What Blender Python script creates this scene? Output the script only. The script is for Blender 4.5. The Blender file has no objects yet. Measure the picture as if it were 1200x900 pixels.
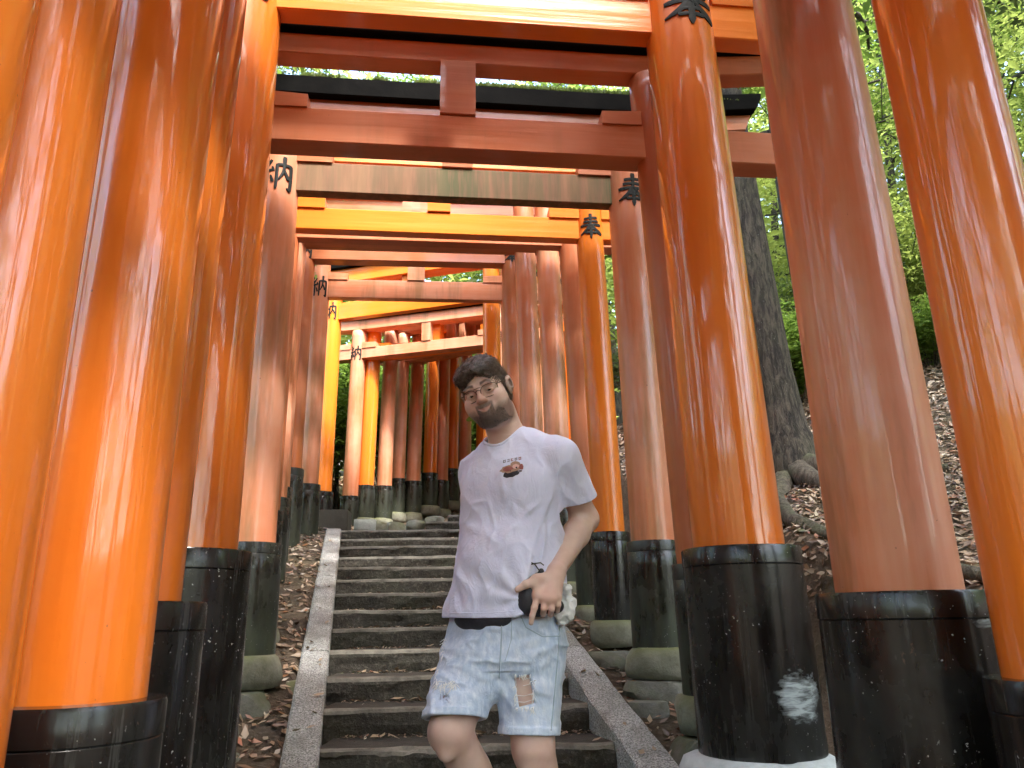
import bpy, bmesh, math, random
import numpy as np
from mathutils import Vector, Matrix

SC = bpy.context.scene
COL = SC.collection
R = math.radians
random.seed(7)
RNG = np.random.default_rng(7)

# ------------------------------------------------------------------ camera
# the lens is the origin of the survey; the ground below it is about 1.7 m lower
cam_data = bpy.data.cameras.new("camera")
cam_data.sensor_width = 36.0
cam_data.lens = 27.03
cam_data.clip_start = 0.05
cam_data.clip_end = 400.0
cam = bpy.data.objects.new("camera", cam_data)
COL.objects.link(cam)
cam.matrix_world = (Matrix.Rotation(R(90 + 17), 4, 'X') @ Matrix.Rotation(R(-0.9), 4, 'Z'))
SC.camera = cam

# ------------------------------------------------------------------ light
SUN_EL, SUN_AZ = R(58), R(150)          # azimuth clockwise from +Y: behind and to the right
world = bpy.data.worlds.new("World")
SC.world = world
world.use_nodes = True
wn = world.node_tree
wn.nodes.clear()
sky = wn.nodes.new("ShaderNodeTexSky")
sky.sky_type = 'NISHITA'
sky.sun_disc = False
sky.sun_elevation = SUN_EL
sky.sun_rotation = SUN_AZ
sky.air_density = 1.0
sky.dust_density = 3.0
sky.ozone_density = 1.0
bg = wn.nodes.new("ShaderNodeBackground")
bg.inputs['Strength'].default_value = 0.15
wo = wn.nodes.new("ShaderNodeOutputWorld")
wn.links.new(sky.outputs[0], bg.inputs['Color'])
wn.links.new(bg.outputs[0], wo.inputs['Surface'])
sun_data = bpy.data.lights.new("sun", 'SUN')
sun_data.energy = 1.2
sun_data.angle = R(7)
sun_data.color = (1.0, 0.97, 0.92)
sun = bpy.data.objects.new("sun", sun_data)
COL.objects.link(sun)
sdir = Vector((math.sin(SUN_AZ) * math.cos(SUN_EL), math.cos(SUN_AZ) * math.cos(SUN_EL), math.sin(SUN_EL)))
sun.rotation_euler = sdir.to_track_quat('Z', 'Y').to_euler()
SC.view_settings.view_transform = 'Standard'
SC.view_settings.look = 'None'
SC.view_settings.exposure = 3.4
SC.view_settings.gamma = 1.0
SC.cycles.max_bounces = 10
SC.cycles.diffuse_bounces = 5
SC.cycles.glossy_bounces = 4
SC.cycles.transmission_bounces = 4
SC.cycles.transparent_max_bounces = 8
SC.cycles.caustics_reflective = False
SC.cycles.caustics_refractive = False
SC.cycles.sample_clamp_indirect = 8.0
SC.cycles.use_denoising = True

# ------------------------------------------------------------------ helpers
def new_mesh(name, verts, faces, smooth=False, mats=None, mat_idx=None):
    me = bpy.data.meshes.new(name)
    me.from_pydata([tuple(v) for v in verts], [], [tuple(f) for f in faces])
    if smooth:
        me.polygons.foreach_set('use_smooth', [True] * len(me.polygons))
    for m in (mats or []):
        me.materials.append(m)
    if mat_idx is not None:
        me.polygons.foreach_set('material_index', list(mat_idx))
    me.update()
    return me

def fast_mesh(name, V, F, mat=None, smooth=False):
    """V (n,3) array, F (m,k) int array of equal-sized faces"""
    me = bpy.data.meshes.new(name)
    n, (m, k) = len(V), F.shape
    me.vertices.add(n); me.vertices.foreach_set('co', np.asarray(V, np.float32).ravel())
    me.loops.add(m * k); me.loops.foreach_set('vertex_index', F.astype(np.int32).ravel())
    me.polygons.add(m); me.polygons.foreach_set('loop_start', np.arange(m, dtype=np.int32) * k)
    me.polygons.foreach_set('loop_total', np.full(m, k, np.int32))
    if smooth:
        me.polygons.foreach_set('use_smooth', np.ones(m, bool))
    me.update(calc_edges=True); me.validate()
    if mat: me.materials.append(mat)
    return me

def link(name, me, parent=None, loc=(0, 0, 0), rot=(0, 0, 0)):
    o = bpy.data.objects.new(name, me)
    COL.objects.link(o)
    o.location = loc
    o.rotation_euler = rot
    if parent is not None:
        o.parent = parent
    return o

def empty(name, loc=(0, 0, 0), rz=0.0):
    o = bpy.data.objects.new(name, None)
    COL.objects.link(o)
    o.location = loc
    o.rotation_euler = (0, 0, rz)
    o.empty_display_size = 0.2
    return o

def tag(o, label=None, cat=None, group=None, kind=None):
    if label: o['label'] = label
    if cat: o['category'] = cat
    if group: o['group'] = group
    if kind: o['kind'] = kind
    return o

def bm_mesh(name, bm, mat=None, smooth=False):
    bmesh.ops.recalc_face_normals(bm, faces=bm.faces)
    me = bpy.data.meshes.new(name)
    bm.to_mesh(me); bm.free()
    if mat: me.materials.append(mat)
    if smooth: me.polygons.foreach_set('use_smooth', [True] * len(me.polygons))
    return me

def beam_mesh(name, x0, x1, y0, y1, z0, z1, mat, bevel=0.006, tilt0=0.0, tilt1=0.0, curve=0.0, n=14, taper=0.0, mat_top=None):
    """a squared timber along x: sections n, upturned ends (curve), slanted end cuts, chamfered edges"""
    sec = []
    b = bevel
    for i in range(n + 1):
        t = i / n
        x = x0 + (x1 - x0) * t
        u = abs(2 * t - 1)
        dz = curve * max(0, (u - 0.45) / 0.55) ** 2
        jx = 0.0
        ring = []
        for (yy, zz) in ((y0 + b, z0), (y1 - b, z0), (y1, z0 + b), (y1, z1 - b), (y1 - b, z1), (y0 + b, z1), (y0, z1 - b), (y0, z0 + b)):
            fr = (zz - z0) / (z1 - z0)
            xx = x + (tilt0 * fr * (-1) if i == 0 else 0) + (tilt1 * fr if i == n else 0)
            ring.append((xx, yy, zz + dz + taper * t))
        sec.append(ring)
    V = [v for r in sec for v in r]
    F = []
    for i in range(n):
        for k in range(8):
            a = i * 8 + k; c = i * 8 + (k + 1) % 8
            F.append((a, a + 8, c + 8, c))
    F.append(tuple(range(0, 8))); F.append(tuple(range(n * 8 + 7, n * 8 - 1, -1)))
    me = new_mesh(name, V, F, mats=[mat])
    return me

def lathe(profile, seg=40, wob=0.0, seed=0, shear=(0, 0), z_ref=1.0, cap=True):
    rg = np.random.default_rng(seed)
    ph = rg.uniform(0, 6.28, 6)
    V = []; F = []
    for i, (r, z) in enumerate(profile):
        for k in range(seg):
            a = 2 * math.pi * k / seg
            rr = r * (1 + wob * (math.sin(2 * a + ph[0] + z * 0.8) + 0.6 * math.sin(3 * a + ph[1] - z * 1.3) + 0.5 * math.sin(5 * a + ph[2] + z * 0.5) + 0.35 * math.sin(9 * a + ph[3] + z * 2.1)))
            t = z / z_ref
            V.append((rr * math.cos(a) + shear[0] * t, rr * math.sin(a) + shear[1] * t, z))
    for i in range(len(profile) - 1):
        for k in range(seg):
            a = i * seg + k; b = i * seg + (k + 1) % seg
            F.append((a, b, b + seg, a + seg))
    if cap:
        F.append(tuple(range(seg - 1, -1, -1)))
        m = (len(profile) - 1) * seg
        F.append(tuple(range(m, m + seg)))
    return V, F

def vnoise(P, seed=0):
    """cheap smooth value noise on an (n,3) array, -1..1"""
    P = np.asarray(P, float)
    i = np.floor(P).astype(np.int64); f = P - i; f = f * f * (3 - 2 * f)
    def h(a):
        n = (a[:, 0] * 374761393 + a[:, 1] * 668265263 + a[:, 2] * 2147483647 + seed * 1013904223) & 0xffffffff
        n = ((n ^ (n >> 13)) * 1274126177) & 0xffffffff
        n = (n ^ (n >> 16)) & 0xffffffff
        return n / 2147483647.5 - 1
    out = 0
    for dx in (0, 1):
        for dy in (0, 1):
            for dz in (0, 1):
                w = (f[:, 0] if dx else 1 - f[:, 0]) * (f[:, 1] if dy else 1 - f[:, 1]) * (f[:, 2] if dz else 1 - f[:, 2])
                out = out + w * h(i + np.array([dx, dy, dz]))
    return out

def fbm(P, seed=0, oct=4):
    P = np.asarray(P, float); s = 0; a = 1.0; t = 0
    for o in range(oct):
        s = s + a * vnoise(P * 2 ** o, seed + o); t += a; a *= 0.5
    return s / t

# ------------------------------------------------------------------ materials
class NT:
    def __init__(self, name):
        self.m = bpy.data.materials.new(name); self.m.use_nodes = True
        self.t = self.m.node_tree; self.t.nodes.clear()
        self.out = self.t.nodes.new('ShaderNodeOutputMaterial')
        self.b = self.t.nodes.new('ShaderNodeBsdfPrincipled')
        self.t.links.new(self.b.outputs[0], self.out.inputs[0])
    def n(self, typ, **kw):
        nd = self.t.nodes.new(typ)
        for k, v in kw.items():
            if k.startswith('_'): setattr(nd, k[1:], v)
            else: nd.inputs[k].default_value = v
        return nd
    def l(self, a, b):
        self.t.links.new(a, b)
    def coord(self, which='Object'):
        c = self.t.nodes.new('ShaderNodeTexCoord'); return c.outputs[which]
    def noise(self, vec, scale=5, detail=4, rough=0.5, stretch=None, dist=0.0, loc=None):
        if stretch or loc:
            mp = self.t.nodes.new('ShaderNodeMapping')
            if stretch: mp.inputs['Scale'].default_value = stretch
            if loc: mp.inputs['Location'].default_value = loc
            self.l(vec, mp.inputs['Vector']); vec = mp.outputs[0]
        nd = self.n('ShaderNodeTexNoise', Scale=scale, Detail=detail, Roughness=rough, Distortion=dist)
        self.l(vec, nd.inputs['Vector']); return nd.outputs['Fac']
    def ramp(self, fac, stops):
        r = self.t.nodes.new('ShaderNodeValToRGB')
        e = r.color_ramp.elements
        while len(e) < len(stops): e.new(0.5)
        for i, (p, c) in enumerate(stops):
            e[i].position = p
            e[i].color = (c, c, c, 1) if not isinstance(c, (tuple, list)) else (*c[:3], 1)
        self.l(fac, r.inputs[0]); return r.outputs[0]
    def mix(self, fac, a, b, mode='MIX'):
        m = self.t.nodes.new('ShaderNodeMix'); m.data_type = 'RGBA'; m.blend_type = mode
        for s, v in ((m.inputs[0], fac), (m.inputs[6], a), (m.inputs[7], b)):
            if hasattr(v, 'is_linked') or hasattr(v, 'links'): self.l(v, s)
            elif isinstance(v, (tuple, list)): s.default_value = (*v[:3], 1)
            else: s.default_value = v
        return m.outputs[2]
    def math(self, op, a, b=0.0, clamp=False):
        m = self.t.nodes.new('ShaderNodeMath'); m.operation = op; m.use_clamp = clamp
        for s, v in ((m.inputs[0], a), (m.inputs[1], b)):
            if hasattr(v, 'links'): self.l(v, s)
            else: s.default_value = v
        return m.outputs[0]
    def sep(self, vec):
        s = self.t.nodes.new('ShaderNodeSeparateXYZ'); self.l(vec, s.inputs[0]); return s.outputs
    def bump(self, h, strength=0.3, dist=0.01, chain=None):
        b = self.n('ShaderNodeBump', Strength=strength, Distance=dist)
        self.l(h, b.inputs['Height'])
        if chain is not None: self.l(chain, b.inputs['Normal'])
        return b.outputs[0]
    def objrand(self):
        return self.t.nodes.new('ShaderNodeObjectInfo').outputs['Random']
    def set(self, **kw):
        for k, v in kw.items():
            k = k.replace('_', ' ')
            s = self.b.inputs[k]
            if hasattr(v, 'links'): self.l(v, s)
            elif isinstance(v, (tuple, list)): s.default_value = (*v[:3], 1) if s.type == 'RGBA' else tuple(v)
            else: s.default_value = v

def lacquer(name, base, dark, fade, fade_amt, rough, coat, grime=0.0, vertical=True, seed=0.0):
    """vermilion paint on a turned post: brushed streaks, chalky fading, small chips"""
    t = NT(name); c = t.coord()
    st = (1, 1, 0.07) if vertical else (0.07, 1, 1)
    st2 = (1, 1, 0.012) if vertical else (0.02, 1, 1)
    loc = (seed, seed * 1.7, seed * 0.3)
    rnd = t.objrand()
    n1 = t.noise(c, 5.5, 4, 0.55, st, loc=loc)
    n2 = t.noise(c, 38, 3, 0.6, st, loc=loc)
    n3 = t.noise(c, 1.3, 4, 0.6, loc=loc)
    col = t.mix(t.ramp(n1, [(0.3, 0.0), (0.7, 1.0)]), dark, base)
    fa = t.math('ADD', t.math('MULTIPLY', t.ramp(n3, [(0.38, 0.0), (0.66, 1.0)]), fade_amt), t.math('MULTIPLY', t.ramp(n2, [(0.45, 0.0), (0.75, 1.0)]), fade_amt * 0.35), True)
    col = t.mix(fa, col, fade)
    if grime > 0:
        g = t.math('MULTIPLY', t.ramp(t.noise(c, 4.2, 5, 0.62, (1, 1, 0.18) if vertical else (1, 1, 0.1), loc=loc), [(0.53, 0.0), (0.68, 1.0)]), grime)
        col = t.mix(g, col, (0.16, 0.11, 0.035))
    sp = t.noise(c, 150, 2, 0.5, loc=loc)
    spk = t.ramp(sp, [(0.76, 0.0), (0.79, 1.0)])
    col = t.mix(t.math('MULTIPLY', spk, 0.55), col, (0.07, 0.025, 0.012))
    chip = t.ramp(t.noise(c, 34, 4, 0.62, loc=(seed + 5, 2, 9)), [(0.735, 0.0), (0.75, 1.0)])
    col = t.mix(t.math('MULTIPLY', chip, 0.8), col, (0.13, 0.07, 0.04))
    hsv = t.n('ShaderNodeHueSaturation')
    hsv.inputs['Value'].default_value = 1
    t.l(t.math('ADD', t.math('MULTIPLY', rnd, 0.16), 0.92), hsv.inputs['Value'])
    t.l(col, hsv.inputs['Color'])
    rr = t.math('ADD', t.math('MULTIPLY', fa, 0.22), t.math('ADD', t.math('MULTIPLY', n2, 0.10), rough - 0.05))
    b1 = t.bump(t.noise(c, 9, 3, 0.5, (1, 1, 0.05) if vertical else (0.05, 1, 1), loc=loc), 0.28, 0.02)
    b2 = t.bump(t.noise(c, 34, 3, 0.55, (1, 1, 0.045) if vertical else (0.05, 1, 1), loc=loc), 0.16, 0.006, b1)
    b3 = t.bump(t.noise(c, 260, 2, 0.5), 0.06, 0.002, b2)
    t.set(Base_Color=hsv.outputs[0], Roughness=rr, Normal=b3, Coat_Weight=coat, Coat_Roughness=0.03 + rough * 0.12, Specular_IOR_Level=0.22)
    t.l(b2, t.b.inputs['Coat Normal'])
    t.b.inputs['Coat IOR'].default_value = 1.7
    return t.m

ORANGE = (0.80, 0.188, 0.013); ORANGE_D = (0.68, 0.150, 0.013)
YEL = (0.85, 0.235, 0.020); YEL_D = (0.77, 0.185, 0.015)
PINK = (0.56, 0.235, 0.13); MID = (0.56, 0.165, 0.055); MID_D = (0.42, 0.115, 0.042)
M = {}
for v, key in ((True, 'post'), (False, 'beam')):
    M[key + '_fresh'] = lacquer('fresh vermilion lacquer ' + key, ORANGE, ORANGE_D, (0.78, 0.25, 0.04), 0.25, 0.32, 0.75, 0, v, 1)
    M[key + '_gold'] = lacquer('yellow orange lacquer ' + key, YEL, YEL_D, (0.85, 0.25, 0.03), 0.25, 0.36, 0.5, 0, v, 2)
    M[key + '_mid'] = lacquer('dulled vermilion paint ' + key, MID, MID_D, PINK, 0.55, 0.42, 0.25, 0.25, v, 3)
    M[key + '_faded'] = lacquer('chalky faded vermilion paint ' + key, (0.66, 0.235, 0.11), (0.58, 0.185, 0.085), (0.68, 0.36, 0.24), 0.75, 0.40, 0.35, 0.55, v, 4)
M['beam_moss'] = lacquer('weathered mossy beam paint', (0.34, 0.14, 0.075), (0.22, 0.12, 0.055), (0.40, 0.22, 0.13), 0.6, 0.6, 0.0, 0.2, False, 5)

def moss_beam():
    t = NT('weathered beam with green algae streaks'); c = t.coord()
    n = t.noise(c, 12, 4, 0.6, (1, 1, 0.12))
    x = t.sep(c)[0]
    big = t.noise(c, 1.6, 3, 0.5, (1, 0.2, 0.2), loc=(4, 0, 0))
    col = t.mix(t.ramp(n, [(0.3, 0.0), (0.7, 1.0)]), (0.17, 0.080, 0.034), (0.33, 0.155, 0.075))
    g = t.math('MULTIPLY', t.ramp(t.noise(c, 22, 4, 0.65, (1, 1, 0.07), loc=(3, 1, 0)), [(0.38, 0.0), (0.56, 1.0)]), t.ramp(t.math('ADD', big, t.math('MULTIPLY', x, 0.13)), [(0.42, 0.25), (0.7, 1.0)]))
    col = t.mix(g, col, (0.060, 0.085, 0.018))
    t.set(Base_Color=col, Roughness=0.7, Normal=t.bump(n, 0.3, 0.004))
    return t.m
M['beam_moss'] = moss_beam()

def black_lacquer(name, smudge=None, grime=0.3, green=0.3):
    t = NT(name); c = t.coord()
    n1 = t.noise(c, 3.2, 5, 0.6); n2 = t.noise(c, 18, 4, 0.6, (1, 1, 0.3)); n3 = t.noise(c, 90, 2, 0.5)
    base = t.mix(t.ramp(n2, [(0.35, 0.0), (0.7, 1.0)]), (0.006, 0.004, 0.0035), (0.012, 0.009, 0.008))
    dm = t.math('MULTIPLY', t.ramp(n1, [(0.42, 0.0), (0.72, 1.0)]), grime)
    z = t.sep(c)[2]
    low = t.ramp(z, [(0.0, 1.0), (0.45, 0.15)])
    dm2 = t.math('MULTIPLY', low, t.math('MULTIPLY', t.ramp(n2, [(0.3, 0.0), (0.75, 1.0)]), grime * 1.3), True)
    col = t.mix(dm, base, (0.045, 0.050, 0.047))
    col = t.mix(t.math('MULTIPLY', dm2, 1.0, True), col, (0.055, 0.065, 0.038) if green > 0.5 else (0.045, 0.047, 0.043))
    fl = t.ramp(n3, [(0.70, 0.0), (0.72, 1.0)])
    fl = t.math('MULTIPLY', fl, t.ramp(t.noise(c, 4.1, 2, 0.5), [(0.48, 0.0), (0.58, 1.0)]))
    col = t.mix(t.math('MULTIPLY', fl, 0.7), col, (0.55, 0.55, 0.52))
    rough = t.math('ADD', t.math('MULTIPLY', t.math('ADD', dm, dm2, True), 0.35), 0.16, True)
    if smudge:
        (ax, ay, az), (sx, sz) = smudge
        s = t.sep(c)
        dx = t.math('DIVIDE', t.math('SUBTRACT', s[0], ax), sx)
        dz = t.math('DIVIDE', t.math('SUBTRACT', s[2], az), sz)
        d = t.math('SQRT', t.math('ADD', t.math('POWER', t.math('ABSOLUTE', dx), 2.4), t.math('POWER', t.math('ABSOLUTE', dz), 2.4)))
        front = t.ramp(s[1], [(0.0, 1.0), (0.001, 0.0)])
        d = t.math('ADD', d, t.math('MULTIPLY', t.math('SUBTRACT', t.noise(c, 26, 4, 0.6, (0.6, 1, 1.6)), 0.5), 1.6))
        k = t.math('MULTIPLY', t.ramp(d, [(0.55, 1.0), (1.0, 0.0)]), front)
        st = t.ramp(t.noise(c, 40, 3, 0.6, (0.22, 0.5, 1.6), dist=0.4), [(0.36, 0.15), (0.58, 1.0)])
        k = t.math('MULTIPLY', k, st, True)
        col = t.mix(k, col, (0.42, 0.47, 0.47))
        rough = t.math('ADD', rough, t.math('MULTIPLY', k, 0.5), True)
    st_ = t.ramp(t.noise(c, 30, 5, 0.65, (1, 1, 0.05), loc=(7, 3, 0)), [(0.56, 0.0), (0.72, 1.0)])
    k2 = t.math('MULTIPLY', st_, t.ramp(t.noise(c, 5, 4, 0.6, loc=(1, 8, 2)), [(0.42, 0.0), (0.62, 0.55)]), True)
    col = t.mix(k2, col, (0.085, 0.085, 0.078)); rough = t.math('ADD', rough, t.math('MULTIPLY', k2, 0.35), True)
    sc_ = t.ramp(t.noise(c, 16, 5, 0.7, (1, 1, 0.8), dist=1.2, loc=(2, 2, 5)), [(0.665, 0.0), (0.70, 0.7)])
    col = t.mix(sc_, col, (0.10, 0.06, 0.04))
    t.set(Base_Color=col, Roughness=rough, Coat_Weight=0.15, Coat_Roughness=0.12, Specular_IOR_Level=0.35,
          Normal=t.bump(t.noise(c, 14, 4, 0.6, (1, 1, 0.35)), 0.22, 0.006))
    return t.m
M['black_gloss'] = black_lacquer('black lacquered sleeve', None, 0.35, 0.2)
M['black_dull'] = black_lacquer('dusty black sleeve with green film', None, 0.95, 1.0)
M['black_smudge'] = black_lacquer('black sleeve with scrubbed chalk mark', ((0.075, 0, 0.225), (0.105, 0.095)), 0.5, 0.2)

M['black_scrape'] = black_lacquer('black sleeve with a small white scrape below its band', ((0.10, 0, 0.83), (0.05, 0.012)), 0.6, 0.2)

def simple(name, base, rough=0.6, var=None, scale=8, bump=0.3, bdist=0.01, det=6, spec=0.5, stretch=None):
    t = NT(name); c = t.coord()
    n = t.noise(c, scale, det, 0.65, stretch)
    col = t.mix(t.ramp(n, [(0.3, 0.0), (0.7, 1.0)]), base, var or base)
    t.set(Base_Color=col, Roughness=rough, Specular_IOR_Level=spec, Normal=t.bump(t.noise(c, scale * 2.5, det, 0.7, stretch), bump, bdist))
    return t.m
M['ink'] = simple('black painted lettering', (0.006, 0.008, 0.007), 0.6, (0.014, 0.017, 0.015), 30, 0.1, 0.01, 6, 0.2)
M['black_wood'] = simple('black painted roof beam', (0.003, 0.003, 0.003), 0.9, (0.007, 0.0065, 0.006), 9, 0.3, 0.01, 6, 0.04)
M['white_base'] = simple('whitewashed concrete footing', (0.62, 0.66, 0.66), 0.7, (0.42, 0.46, 0.46), 14, 0.5, 0.01)

def stone(name, a, b, moss, moss_amt, scale=6):
    t = NT(name); c = t.coord(); g = t.coord('Generated')
    n = t.noise(c, scale, 8, 0.7); n2 = t.noise(c, scale * 7, 4, 0.7); n3 = t.noise(c, scale * 0.45, 5, 0.6, loc=(3, 7, 1))
    col = t.mix(t.ramp(n, [(0.3, 0.0), (0.7, 1.0)]), a, b)
    col = t.mix(t.math('MULTIPLY', t.ramp(n2, [(0.5, 0.0), (0.8, 1.0)]), 0.5), col, tuple(x * 0.35 for x in a))
    geo = t.t.nodes.new('ShaderNodeNewGeometry')
    up = t.ramp(t.sep(geo.outputs['Normal'])[2], [(0.1, 0.35), (0.8, 1.0)])
    k = t.math('MULTIPLY', t.math('MULTIPLY', t.ramp(n3, [(0.38, 0.0), (0.6, 1.0)]), up), moss_amt, True)
    col = t.mix(k, col, moss)
    h = t.math('ADD', n, t.math('MULTIPLY', n2, 0.35))
    t.set(Base_Color=col, Roughness=0.85, Normal=t.bump(h, 0.55, 0.02))
    return t.m
M['stone_foot'] = stone('mossy rounded footing stone', (0.13, 0.125, 0.10), (0.32, 0.31, 0.26), (0.12, 0.13, 0.045), 0.9)
M['stone_rough'] = stone('rough dark footing rock', (0.085, 0.082, 0.07), (0.20, 0.19, 0.165), (0.085, 0.10, 0.04), 0.8, 8)
M['stone_pale'] = stone('pale cut stone block', (0.33, 0.36, 0.34), (0.46, 0.48, 0.46), (0.2, 0.25, 0.16), 0.3, 20)
M['stone_block'] = stone('dark brown cut stone block', (0.055, 0.048, 0.038), (0.075, 0.066, 0.052), (0.06, 0.065, 0.04), 0.5, 10)

def step_mat():
    t = NT('dark hewn step stone'); c = t.coord()
    n = t.noise(c, 9, 8, 0.75); n2 = t.noise(c, 45, 5, 0.75); n3 = t.noise(c, 2.2, 5, 0.6)
    col = t.mix(t.ramp(n, [(0.32, 0.0), (0.68, 1.0)]), (0.018, 0.0145, 0.010), (0.060, 0.050, 0.037))
    col = t.mix(t.ramp(n2, [(0.52, 0.0), (0.72, 0.8)]), col, (0.17, 0.155, 0.125))
    col = t.mix(t.math('MULTIPLY', t.ramp(n3, [(0.45, 0.0), (0.7, 1.0)]), 0.5), col, (0.04, 0.045, 0.02))
    t.set(Base_Color=col, Roughness=0.8, Normal=t.bump(t.math('ADD', n, t.math('MULTIPLY', n2, 0.5)), 0.9, 0.03))
    return t.m
M['step'] = step_mat()
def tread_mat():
    t = NT('foot-worn step edge stone painted lighter as if lit'); c = t.coord()
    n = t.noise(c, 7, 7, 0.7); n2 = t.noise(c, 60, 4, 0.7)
    col = t.mix(t.ramp(n, [(0.34, 0.0), (0.66, 1.0)]), (0.055, 0.047, 0.034), (0.20, 0.18, 0.14))  # wear plus painted light: pale tone stands in for skylight on the nose
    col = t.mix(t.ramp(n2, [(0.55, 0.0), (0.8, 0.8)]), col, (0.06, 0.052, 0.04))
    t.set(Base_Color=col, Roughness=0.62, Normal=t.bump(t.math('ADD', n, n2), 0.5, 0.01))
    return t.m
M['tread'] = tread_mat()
M['tread_dark'] = simple('trodden dark tread stone', (0.018, 0.014, 0.010), 0.9, (0.055, 0.045, 0.033), 9, 0.7, 0.02, 8)
def curb_mat():
    t = NT('speckled granite kerb'); c = t.coord()
    v = t.n('ShaderNodeTexVoronoi', Scale=95.0); t.l(c, v.inputs['Vector'])
    n = t.noise(c, 5, 6, 0.65); n2 = t.noise(c, 120, 3, 0.7)
    y = t.sep(c)[1]
    col = t.mix(t.ramp(n2, [(0.40, 0.0), (0.58, 1.0)]), (0.13, 0.125, 0.115), (0.55, 0.55, 0.53))
    col = t.mix(t.ramp(n, [(0.4, 0.0), (0.7, 0.75)]), col, (0.14, 0.135, 0.11))
    t.set(Base_Color=col, Roughness=0.5, Normal=t.bump(t.math('ADD', n2, v.outputs['Distance']), 0.9, 0.008))
    return t.m
M['curb'] = curb_mat()

def ground_mat():
    t = NT('earth bank with leaf mould'); c = t.coord()
    n = t.noise(c, 3.5, 8, 0.7); n2 = t.noise(c, 26, 6, 0.7); n3 = t.noise(c, 0.9, 4, 0.6)
    col = t.mix(t.ramp(n, [(0.3, 0.0), (0.7, 1.0)]), (0.045, 0.028, 0.016), (0.14, 0.095, 0.055))
    col = t.mix(t.math('MULTIPLY', t.ramp(n2, [(0.5, 0.0), (0.7, 1.0)]), 0.7), col, (0.21, 0.16, 0.11))
    col = t.mix(t.math('MULTIPLY', t.ramp(n3, [(0.52, 0.0), (0.7, 1.0)]), 0.45), col, (0.06, 0.075, 0.025))
    t.set(Base_Color=col, Roughness=0.9, Normal=t.bump(t.math('ADD', n, n2), 1.0, 0.05))
    return t.m
M['ground'] = ground_mat()

def leaf_mat(name, a, b, trans=0.35, rough=0.38, sat=1.0):
    t = NT(name); geo = t.t.nodes.new('ShaderNodeNewGeometry')
    r = geo.outputs['Random Per Island']
    col = t.mix(r, a, b)
    c = t.coord()
    col = t.mix(t.ramp(t.noise(c, 1.1, 3, 0.6), [(0.4, 0.0), (0.62, 0.7)]), col, tuple(x * 0.55 for x in a))
    t.set(Base_Color=col, Roughness=rough, Specular_IOR_Level=0.4)
    tr = t.n('ShaderNodeBsdfTranslucent'); t.l(t.mix(0.5, col, tuple(min(1, x * 2.4) for x in b)), tr.inputs['Color'])
    mx = t.n('ShaderNodeMixShader'); mx.inputs[0].default_value = trans
    t.l(t.b.outputs[0], mx.inputs[1]); t.l(tr.outputs[0], mx.inputs[2]); t.l(mx.outputs[0], t.out.inputs[0])
    return t.m
M['leaf_bright'] = leaf_mat('sunlit yellow green leaves', (0.10, 0.145, 0.032), (0.25, 0.30, 0.075), 0.6)
M['leaf_mid'] = leaf_mat('mid green leaves', (0.06, 0.11, 0.018), (0.14, 0.21, 0.035), 0.5)
M['leaf_dark'] = leaf_mat('dark evergreen leaves', (0.028, 0.048, 0.016), (0.065, 0.095, 0.028), 0.25, 0.3)

def litter_mat():
    t = NT('dry fallen leaves'); geo = t.t.nodes.new('ShaderNodeNewGeometry')
    r = geo.outputs['Random Per Island']
    col = t.ramp(r, [(0.0, (0.10, 0.055, 0.03)), (0.35, (0.19, 0.11, 0.06)), (0.6, (0.30, 0.22, 0.14)), (0.8, (0.42, 0.35, 0.26)), (0.93, (0.30, 0.10, 0.04)), (1.0, (0.12, 0.13, 0.05))])
    t.set(Base_Color=col, Roughness=0.42, Specular_IOR_Level=0.6)
    return t.m
M['litter'] = litter_mat()
def bark(name, a, b, moss=0.3):
    t = NT(name); c = t.coord()
    n = t.noise(c, 26, 7, 0.7, (1, 1, 0.22), dist=0.6); n2 = t.noise(c, 3, 4, 0.6); n3 = t.noise(c, 70, 3, 0.6)
    col = t.mix(t.ramp(n, [(0.42, 0.0), (0.60, 1.0)]), a, b)
    col = t.mix(t.math('MULTIPLY', t.ramp(n2, [(0.45, 0.0), (0.65, 1.0)]), moss), col, (0.10, 0.12, 0.05))
    col = t.mix(t.ramp(n3, [(0.68, 0.0), (0.74, 0.6)]), col, (0.4, 0.4, 0.36))
    t.set(Base_Color=col, Roughness=0.9, Normal=t.bump(n, 1.0, 0.04))
    return t.m
M['bark'] = bark('grey furrowed bark', (0.016, 0.012, 0.009), (0.095, 0.077, 0.058), 0.12)
M['bark_root'] = bark('mossy grey root bark', (0.05, 0.04, 0.028), (0.14, 0.115, 0.085), 0.6)
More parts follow.
